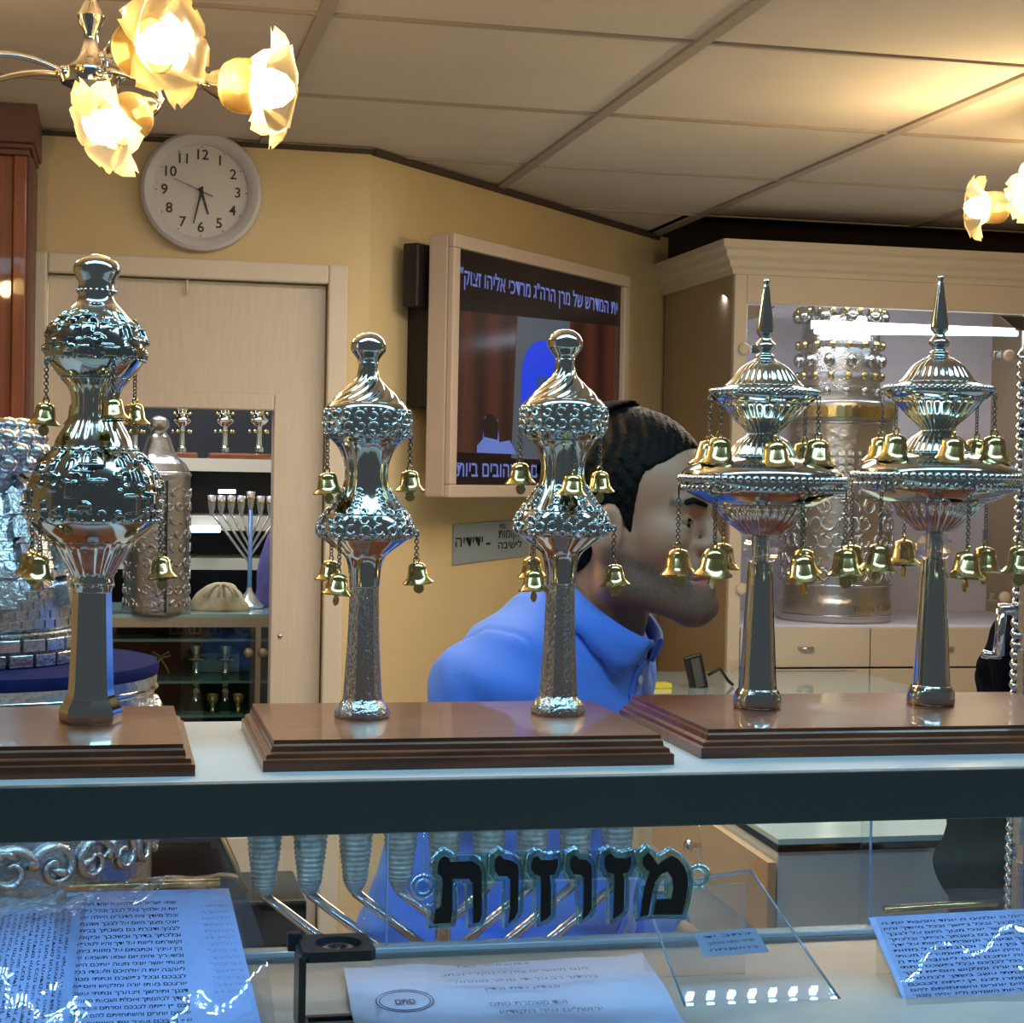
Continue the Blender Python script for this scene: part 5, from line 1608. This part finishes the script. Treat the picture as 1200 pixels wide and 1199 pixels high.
class Field:
    def __init__(s, lo, hi, st):
        s.lo = np.array(lo, float); s.st = st
        s.n = [int((hi[i]-lo[i])/st)+1 for i in range(3)]
        s.ax = [lo[i]+st*np.arange(s.n[i], dtype=np.float32) for i in range(3)]
        s.d = np.full(s.n, 60.0, np.float32)

    def sub(s, lo, hi):
        sl = []
        for i in range(3):
            a = max(0, int((lo[i]-s.lo[i])/s.st)); b = min(s.n[i], int((hi[i]-s.lo[i])/s.st)+2)
            if b <= a: return None
            sl.append(slice(a, b))
        g = np.meshgrid(*[s.ax[i][sl[i]] for i in range(3)], indexing='ij', sparse=True)
        return tuple(sl), g

    def op(s, lo, hi, fn, k, cut=False):
        r = s.sub(lo, hi)
        if r is None: return
        sl, g = r; q = fn(*g)
        s.d[sl] = smin(s.d[sl], q, k) if not cut else -smin(-s.d[sl], q, k)

    def cone(s, a, b, ra, rb, k=18, cut=False):
        a = np.array(a, float); b = np.array(b, float); m_ = max(ra, rb)+60
        lo = np.minimum(a, b)-m_; hi = np.maximum(a, b)+m_
        ab = b-a; L2 = max(float(ab @ ab), 1e-6)
        def fn(x, y, z):
            t = np.clip(((x-a[0])*ab[0]+(y-a[1])*ab[1]+(z-a[2])*ab[2])/L2, 0, 1)
            return np.sqrt((x-a[0]-t*ab[0])**2+(y-a[1]-t*ab[1])**2+(z-a[2]-t*ab[2])**2)-(ra+(rb-ra)*t)
        s.op(lo, hi, fn, k, cut)

    def ell(s, c, r, k=18, cut=False, rot=0.0):
        c = np.array(c, float); r = np.array(r, float); m_ = max(r)+60
        cs, sn = math.cos(rot), math.sin(rot)
        def fn(x, y, z):
            X = (x-c[0])*cs+(z-c[2])*sn; Z_ = -(x-c[0])*sn+(z-c[2])*cs; Y_ = y-c[1]
            k0 = np.sqrt((X/r[0])**2+(Y_/r[1])**2+(Z_/r[2])**2); k1 = np.sqrt((X/r[0]**2)**2+(Y_/r[1]**2)**2+(Z_/r[2]**2)**2)
            return k0*(k0-1)/np.maximum(k1, 1e-6)
        s.op(c-m_, c+m_, fn, k, cut)

    def mesh(s):
        """surface nets"""
        d = s.d; nx, ny, nz = d.shape
        ins = d < 0
        c8 = [ins[i:nx-1+i, j:ny-1+j, k:nz-1+k] for i in (0, 1) for j in (0, 1) for k in (0, 1)]
        cnt = sum(c.astype(np.int8) for c in c8)
        act = (cnt > 0) & (cnt < 8)
        idx = np.argwhere(act); vid = -np.ones(act.shape, np.int32); vid[act] = np.arange(len(idx))
        acc = np.zeros((len(idx), 3)); num = np.zeros(len(idx))
        co = [(i, j, k) for i in (0, 1) for j in (0, 1) for k in (0, 1)]
        for a in range(8):
            for b in range(a+1, 8):
                pa, pb = np.array(co[a]), np.array(co[b])
                if abs(pa-pb).sum() != 1: continue
                da = d[idx[:, 0]+pa[0], idx[:, 1]+pa[1], idx[:, 2]+pa[2]]; db = d[idx[:, 0]+pb[0], idx[:, 1]+pb[1], idx[:, 2]+pb[2]]
                m_ = (da < 0) != (db < 0)
                t = np.where(m_, da/np.where(m_, da-db, 1), 0)
                acc[m_] += pa+t[m_, None]*(pb-pa); num[m_] += 1
        v = s.lo+(idx+acc/num[:, None])*s.st
        faces = []
        for axn in range(3):
            sh_ = [slice(1, nx-1), slice(1, ny-1), slice(1, nz-1)]; s2 = list(sh_)
            A_ = ins[1:nx-1, 1:ny-1, 1:nz-1]
            sl = [slice(1, nx-1), slice(1, ny-1), slice(1, nz-1)]
            sl[axn] = slice(2, d.shape[axn])
            B_ = ins[tuple(sl)]
            for flip, msk in ((False, A_ & ~B_), (True, ~A_ & B_)):
                e = np.argwhere(msk)+1
                o1, o2 = [(1, 2), (2, 0), (0, 1)][axn]
                q = []
                for (p, r) in ((0, 0), (1, 0), (1, 1), (0, 1)):
                    w = e.copy(); w[:, o1] -= p; w[:, o2] -= r
                    q.append(vid[w[:, 0], w[:, 1], w[:, 2]])
                Q = np.stack(q, 1)
                Q = Q[(Q >= 0).all(1)]
                faces.append(Q[:, ::-1] if flip else Q)
        F = np.concatenate(faces)
        return v, F


def field_mesh(name, fld, scale, relax=1):
    v, F = fld.mesh()
    if relax:
        for _ in range(relax):
            a = np.zeros_like(v); n = np.zeros(len(v))
            for i in range(4):
                p, q = F[:, i], F[:, (i+1) % 4]
                np.add.at(a, p, v[q]); np.add.at(n, p, 1); np.add.at(a, q, v[p]); np.add.at(n, q, 1)
            v = v*.5+.5*a/np.maximum(n, 1)[:, None]
    me = bpy.data.meshes.new(name)
    me.from_pydata((v*scale).tolist(), [], F.tolist())
    me.polygons.foreach_set('use_smooth', [True]*len(F)); me.update()
    return me, v


KP = 1.94/FPX
def head_shapes(F, off=0.0):
    F.ell((-6, 0, 36), (97, 73, 84), 1)
    F.ell((48, 0, 30), (45, 57, 50), 22)
    F.ell((44, 0, -34), (46, 54, 68), 24)
    for s in (-1, 1):
        F.cone((8, s*52, -82), (84, s*13, -108), 18, 18, 24)
        F.ell((62, s*42, -26), (27, 19, 24), 18)
        F.cone((80, s*40, 9), (94, s*10, 12), 9, 9, 12)
        F.cone((4, s*56, -30), (8, s*52, -82), 20, 19, 20)
    F.ell((89, 0, -106), (24, 28, 21), 16)
    F.ell((78, 0, -74), (27, 34, 32), 18)
    F.cone((93, 0, 4), (107, 0, -30), 7, 10.5, 9)
    for s in (-1, 1):
        F.ell((98, s*13, -36), (12, 8, 8), 6)
        F.ell((104, s*31, -9), (20, 19, 13), 10, cut=True)
        F.ell((78, s*32, -11), (14.5, 17, 13), 4)
        F.cone((86, s*47, -10), (95, s*19, -11), 3.0, 2.6, 3, cut=True)
        F.cone((105, 0, -65), (92, s*25, -73), 5.5, 3.5, 6)
        F.cone((103, 0, -83), (92, s*23, -78), 6.5, 3.5, 6)
        F.cone((112, 0, -74), (93, s*27, -74.5), 3.0, 1.8, 3, cut=True)
        F.ell((104, s*7, -42), (6, 4, 3), 3, cut=True)
        F.cone((99, s*23, -40), (86, s*38, -80), 2.5, 2.5, 7, cut=True)
        # ear
        F.ell((6, s*73, -22), (19, 8, 33), 6, rot=-.2)
        F.ell((9, s*82, -18), (11, 7, 20), 5, cut=True, rot=-.2)
        F.ell((12, s*71, -50), (10, 7, 11), 6)
        F.ell((19, s*73, -28), (5, 5, 8), 4)


def arms(F, off=0.0, k=22, hands=True):
    for s in (-1, 1):
        F.cone((-98, s*150, -214), (-172, s*200, -470), 54+off, 44+off, k)
        F.cone((-172, s*200, -470), (-2, s*205, -560), 43+off, 30+off*1.6, k)
        if hands:
            F.cone((-2, s*205, -560), (34, s*202, -574), 28, 26, 16)
            F.ell((62, s*200, -582), (42, 15, 36), 14)
            for q, (dz, ln) in enumerate(((24, 62), (9, 72), (-7, 68), (-22, 54))):
                a = (92, s*199, -584+dz); b = (92+ln*.55, s*194, -590+dz*1.1); c = (92+ln*.95, s*184, -602+dz*1.1)
                F.cone(a, b, 9.5, 8.8, 5); F.cone(b, c, 8.8, 7.5, 4)
            F.cone((44, s*190, -560), (78, s*172, -548), 11, 9.5, 8); F.cone((78, s*172, -548), (104, s*166, -556), 9.5, 8, 4)


def torso(F, off=0.0, k=30):
    F.ell((-98, 0, -262), (112+off, 165+off, 160+off), k)
    F.ell((-122, 0, -470), (118+off, 160+off, 220+off), k)
    F.ell((-132, 0, -690), (120+off, 168+off, 130+off), k)
    for s in (-1, 1):
        F.cone((-54, s*20, -154), (-100, s*130, -192), 43+off, 50+off, k)
        F.ell((-98, s*148, -210), (58+off, 54+off, 58+off), k)


B = Field((-330, -300, -840), (150, 300, 140), 3.4)
head_shapes(B)
B.cone((-8, 0, -50), (-42, 0, -175), 49, 54, 22)
torso(B)
arms(B)
bodyme, bv = field_mesh('person', B, KP)
# stubble mask from the place on the face
x_, y_, z_ = bv[:, 0], bv[:, 1], bv[:, 2]
def sst(a, b, t): q = np.clip((t-a)/(b-a), 0, 1); return q*q*(3-2*q)
jawl = np.interp(x_, [-20, 10, 35, 64, 88, 112], [-25, -28, -46, -56, -54, -50])
stub = sst(6, -16, -(jawl-z_)*-1) if False else sst(-6, 14, jawl-z_)
stub *= sst(-190, -130, z_)*sst(-6, 10, x_)
lips = np.exp(-(((z_+74)/10)**2))*sst(88, 98, x_)*(abs(y_) < 29)
stub = np.clip(stub-1.2*lips, 0, 1)
brow = np.exp(-(((z_-np.interp(x_, [70, 95], [13, 12]))/5.5)**2))*sst(66, 76, x_)*(abs(y_) > 7)*(abs(y_) < 52)
socket = np.exp(-(((x_-88)/14)**2+((abs(y_)-32)/16)**2+((z_+1)/9)**2))
def attr(me, name, arr):
    a = me.attributes.new(name, 'FLOAT', 'POINT'); a.data.foreach_set('value', np.ascontiguousarray(arr, np.float32))
attr(bodyme, 'stubble', np.clip(stub*.85+brow*.95, 0, 1)); attr(bodyme, 'lips', np.clip(lips, 0, 1))
sk = bpy.data.materials.new('skin'); sk.use_nodes = True
N = sk.node_tree.nodes; L = sk.node_tree.links; P = N['Principled BSDF']
P.inputs['Roughness'].default_value = .5; P.inputs['Subsurface Weight'].default_value = .12; P.inputs['Subsurface Scale'].default_value = .006
P.inputs['Subsurface Radius'].default_value = (1, .35, .2)
at1 = N.new('ShaderNodeAttribute'); at1.attribute_name = 'stubble'; at2 = N.new('ShaderNodeAttribute'); at2.attribute_name = 'lips'
nz = N.new('ShaderNodeTexNoise'); nz.inputs['Scale'].default_value = 420; nz.inputs['Detail'].default_value = 2
mr = N.new('ShaderNodeMapRange'); mr.inputs[1].default_value = .3; mr.inputs[2].default_value = .7; mr.inputs[3].default_value = .72; mr.inputs[4].default_value = 1.0
L.new(nz.outputs['Fac'], mr.inputs[0])
mu = N.new('ShaderNodeMath'); mu.operation = 'MULTIPLY'; L.new(at1.outputs['Fac'], mu.inputs[0]); L.new(mr.outputs[0], mu.inputs[1])
mA = N.new('ShaderNodeMix'); mA.data_type = 'RGBA'; mA.inputs[6].default_value = lin('#b88a70'); mA.inputs[7].default_value = lin('#a8625a'); L.new(at2.outputs['Fac'], mA.inputs[0])
mB = N.new('ShaderNodeMix'); mB.data_type = 'RGBA'; mB.inputs[7].default_value = lin('#332a27'); L.new(mA.outputs[2], mB.inputs[6]); L.new(mu.outputs[0], mB.inputs[0])
L.new(mB.outputs[2], P.inputs['Base Color'])
nb = N.new('ShaderNodeBump'); nb.inputs['Strength'].default_value = .15; nb.inputs['Distance'].default_value = .001; L.new(nz.outputs['Fac'], nb.inputs['Height']); L.new(nb.outputs[0], P.inputs['Normal'])

FACE = math.radians(-39.0)
hc = atD(735, 600, 1.94)
MAN = link('person', bodyme, sk); MAN.location = hc; MAN.rotation_euler = (0, 0, FACE)
tag(MAN, 'man in a bright blue shirt and black skullcap, in profile facing right', 'person')

# hair
Hf = Field((-125, -100, -90), (120, 100, 145), 3.0)
Hf.ell((-6, 0, 36), (101, 77, 88), 1)
Hf.ell((46, 0, 32), (46, 60, 52), 20)
Hf.ell((-42, 0, -22), (62, 68, 62), 20)
Hf.ell((14, 0, -10), (40, 66, 48), 16)
X, Y_, Z_ = np.meshgrid(*Hf.ax, indexing='ij', sparse=True)
hl = np.interp(Hf.ax[0], [-125, -28, -20, -14, 17, 22, 23, 32, 34, 39, 43, 47, 56, 74, 90, 105], [-80, -72, -60, 8, 8, -6, -44, -42, 0, 20, 36, 46, 52, 60, 78, 92])[:, None, None]
sidefade = np.clip((np.abs(Y_)-20)/40, 0, 1)
top = np.interp(Hf.ax[0], [-125, -40, 0, 40, 76, 104], [-78, -70, 40, 62, 70, 88])[:, None, None]
line = hl*sidefade+top*(1-sidefade)
nse = 2.2*np.sin(X*.33+Y_*.21)*np.sin(Z_*.27-Y_*.3)+1.4*np.sin(X*.71+1)*np.sin(Y_*.63+Z_*.55)
Hf.d = (-smin(-(Hf.d+nse.astype(np.float32)), -((line-Z_)*.75).astype(np.float32)*1.0, 3)).astype(np.float32)
hm, _ = field_mesh('hair', Hf, KP)
HAIR = mat('black_hair', '#0c0a09', .6, 0, noise=.4, nscale=160, bump=.5, bscale=240, stretch=(1, 1, 4), spec=.2)
link('hair', hm, HAIR, MAN)
# skullcap
Kf = Field((-125, -95, 40), (60, 95, 160), 3.0)
Kf.ell((-6, 0, 36), (107, 83, 95), 1)
X, Y_, Z_ = np.meshgrid(*Kf.ax, indexing='ij', sparse=True)
pl_ = 66-((X+6)*-.60+(Z_-36)*.80)
Kf.d = np.maximum(np.maximum(Kf.d, pl_), -(Kf.d+5)).astype(np.float32)
km, _ = field_mesh('skullcap', Kf, KP)
link('skullcap', km, mat('black_velvet', '#0b0a0c', .9, 0, spec=.1), MAN)
# eyes
for s in (-1, 1):
    e = MB().sphere((77.5*KP, s*32*KP, -11*KP), 12.8*KP, 18).build('eye', mat('shaded_eye_white', '#7d736a', .3), MAN)  # white toned down to paint in the shade of the socket
    MB().sphere((88.5*KP, s*32.5*KP, -12*KP), 5*KP, 12, (.6, 1, 1)).build('iris', mat('dark_iris', '#17110e', .15), e)

def skin_x(yv, z):
    iy = int((yv-B.lo[1])/B.st); iz = int((z-B.lo[2])/B.st); k = np.where(B.d[:, iy, iz] < 0)[0]
    return float(B.ax[0][k[-1]]) if len(k) else 80.0
for s in (-1, 1):
    pts = [(skin_x(s*yv, zv)+.8, s*yv, zv) for yv, zv in ((12, 10), (20, 14), (30, 15.5), (40, 13.5), (49, 8))]
    MB().tube([np.array(p)*KP for p in pts], [2.6*KP, 4.4*KP, 4.4*KP, 3.6*KP, 1.6*KP], 8).build('eyebrow', HAIR, MAN)
    pts = [(skin_x(s*yv, zv)+.6, s*yv, zv) for yv, zv in ((20, -10), (27, -6.5), (34, -6), (41, -8), (47, -11))]
    MB().tube([np.array(p)*KP for p in pts], [.8*KP, 1.9*KP, 2.1*KP, 1.8*KP, .8*KP], 6).build('eyelashes', HAIR, MAN)

# shirt: follows the body, cut at the neck and waist
S = Field((-340, -320, -800), (140, 320, -40), 4.0)
torso(S, 7, 30); arms(S, 8, 24, hands=False)
S.cone((-22, 0, -125), (-48, 0, -185), 56, 62, 22)
X, Y_, Z_ = np.meshgrid(*S.ax, indexing='ij', sparse=True)
wr = 3.2*np.sin(.028*X+.05*Z_+.02*Y_)*np.sin(.02*X-.035*Z_+1.0)+2.4*np.sin(.06*Z_+.03*X+.8)*np.sin(.045*Y_+.02*Z_)+1.3*np.sin(.11*(Z_+.8*X))*np.sin(.05*X-.03*Y_)
groove = 3.2*np.exp(-((np.abs(Y_)-(140+.10*(Z_+200)))/5.0)**2)*(Z_ > -360)
fold = 5*np.exp(-(((X+150)+.9*(Z_+260))/14)**2)*np.clip((np.abs(Y_)-60)/60, 0, 1)*(Z_ > -420)
neck = (Z_+.76*X+132)*.8                                  # sloping neck opening
cuff = np.where((np.abs(Y_) > 150) & (Z_ < -480), X-2, -50)
S.d = np.maximum(np.maximum(S.d+(wr*1.25+groove+fold).astype(np.float32), neck), np.maximum(-(Z_+765), cuff)).astype(np.float32)
smh, _ = field_mesh('shirt', S, KP, 2)
BLUE = mat('blue_shirt_cloth', '#4d82f0', .75, 0, noise=.06, nscale=30, bump=.25, bscale=500, sheen=.15)
SHIRT = link('shirt', smh, BLUE, MAN)
# collar: stand and fall
def shirt_d(p):
    i = [int(round((p[k]-S.lo[k])/S.st)) for k in range(3)]
    if any(i[k] < 0 or i[k] >= S.n[k] for k in range(3)): return 99.0
    return float(S.d[i[0], i[1], i[2]])
def lifted(p, gap):
    p = np.array(p, float)
    for _ in range(40):
        if shirt_d(p) > gap: break
        r_ = np.array([p[0]+60, p[1], 40.0]); p = p+np.array([.15, .25*np.sign(p[1]), 1.0])*1.5
    return p
def collar_pt(th, lev):
    """lev 0 inner bottom, 1 top fold, 2 outer fall edge"""
    c, s = math.cos(th), math.sin(th)
    b = np.array([-16+56*c, 60*s, -108-.78*56*c])
    if lev == 0: return b+np.array([-10-4*c, 2*s, -26.])
    if lev == 1: return b
    ta = min(th, 2*PI-th); ln = (46+16*max(0, c))*(.12+.88*min(1, max(0, (ta-.2)/.38)))
    return b+ln*np.array([-.50+.25*max(0, c), .40*s, -.72])
ths = np.linspace(.20, 2*PI-.20, 61)
v = []; f = []
for th in ths:
    a, b, c = (np.array(collar_pt(th, k)) for k in range(3))
    o_ = np.array([math.cos(th), math.sin(th), .3])
    c = lifted(c, 4); m1 = lifted(b*.68+c*.32+4*o_, 5); m2 = lifted(b*.34+c*.66+3*o_, 5)
    for p in (a, (a+b)/2, b, b+2.5*o_+(0, 0, 1.5), m1, m2, c):
        v.append(p*KP)
m_ = 7
for i in range(len(ths)-1):
    for j in range(m_-1):
        f.append((i*m_+j, (i+1)*m_+j, (i+1)*m_+j+1, i*m_+j+1))
col_ = MB().add(v, f, True).build('collar', BLUE, SHIRT)
md = col_.modifiers.new('thickness', 'SOLIDIFY'); md.thickness = .0030; md.offset = 0
# button band and buttons
bb = []
for t in np.linspace(0, 1, 14):
    z = -176-t*420
    x = 30+10*math.sin(PI*min(1, t*1.6))-38*t
    bb.append((x, z))
sdv = S.d
def front_x(yv, z):
    iy = int((yv-S.lo[1])/S.st); iz = int((z-S.lo[2])/S.st); colx = S.d[:, iy, iz]; k = np.where(colx < 0)[0]
    return S.ax[0][k[-1]] if len(k) else 20.0
v = []; f = []
zz = np.linspace(-172, -640, 40)
for z in zz:
    for yv in (-14, 14):
        v.append(np.array([front_x(yv, z)+3.0, yv, z])*KP)
for i in range(39):
    f.append((2*i, 2*i+1, 2*i+3, 2*i+2))
bo_ = MB().add(v, f, True).build('button_band', BLUE, SHIRT)
md = bo_.modifiers.new('thickness', 'SOLIDIFY'); md.thickness = .002
for z in (-196, -262, -330, -400, -470, -540):
    MB().lathe([(.0052, 0), (.0052, .0012), (.004, .0018)], 14, c=np.array([front_x(0, z)+4.5, 0, z])*KP, M=[(0, 1, 0), (0, 0, 1), (1, 0, 0)]).build('button', mat('pale_button', '#c9d6ee', .3), SHIRT)
# trousers and shoes
fz = -float(hc[2])/KP
T = Field((-300, -210, fz+20), (60, 210, -640), 6.0)
T.ell((-132, 0, -720), (128, 176, 110), 1)
for s in (-1, 1):
    T.cone((-132, s*86, -780), (-112, s*92, -1180), 96, 68, 30); T.cone((-112, s*92, -1180), (-130, s*92, fz+80), 66, 54, 20)
X, Y_, Z_ = np.meshgrid(*T.ax, indexing='ij', sparse=True)
T.d = np.maximum(T.d, np.maximum(Z_+690, (fz+62)-Z_)).astype(np.float32)
tm, _ = field_mesh('trousers', T, KP, 1)
NAVYT = mat('dark_trousers', '#1b1d24', .8)
TRO = link('trousers', tm, NAVYT, MAN)
shoe = Field((-220, -60, 0), (90, 60, 120), 5.0)
shoe.cone((-130, 0, 34), (10, 0, 30), 38, 34, 20); shoe.cone((-130, 0, 40), (-130, 0, 100), 42, 40, 20)
X, Y_, Z_ = np.meshgrid(*shoe.ax, indexing='ij', sparse=True)
shoe.d = np.maximum(shoe.d, np.maximum(3-Z_, Z_-96)).astype(np.float32)
sm_, _ = field_mesh('shoe', shoe, KP, 1)
for s in (-1, 1):
    o = link('shoe', sm_, mat('black_shoe', '#121213', .35), MAN); o.location = (0, s*92*KP, fz*KP-.002)

# ------------------------------------------------------------------ second person, dark coat, mostly outside the frame
COAT = mat('black_coat', '#0a0e16', .95, 0, noise=.15, nscale=20, spec=.02)
P2 = copy_tree(MAN)
tag(P2, 'person in a black coat at the right edge, only the back and arm showing', 'person')
hc2 = atD(1338, 592, 2.30); P2.location = (hc2[0], hc2[1], hc[2])
for ch in P2.children:
    nm = ch.name.split('.')[0]
    if nm in ('shirt', 'trousers'):
        mm = ch.data.copy(); mm.materials.clear(); mm.materials.append(COAT); ch.data = mm
        if nm == 'shirt':
            ch.name = 'coat'
            for g in list(ch.children):
                gm = g.data.copy(); gm.materials.clear(); gm.materials.append(COAT); g.data = gm

sk_ = MB().lathe([(168, -1120), (160, -900), (150, -640), (146, -470), (140, -380)], 48, mod=lambda t, i: 1+.015*math.sin(9*t+i))
sk_.v = [(p[0]*.84*KP-122*KP, p[1]*1.12*KP, p[2]*KP) for p in sk_.v]
sk_.build('coat_skirt', COAT, P2)
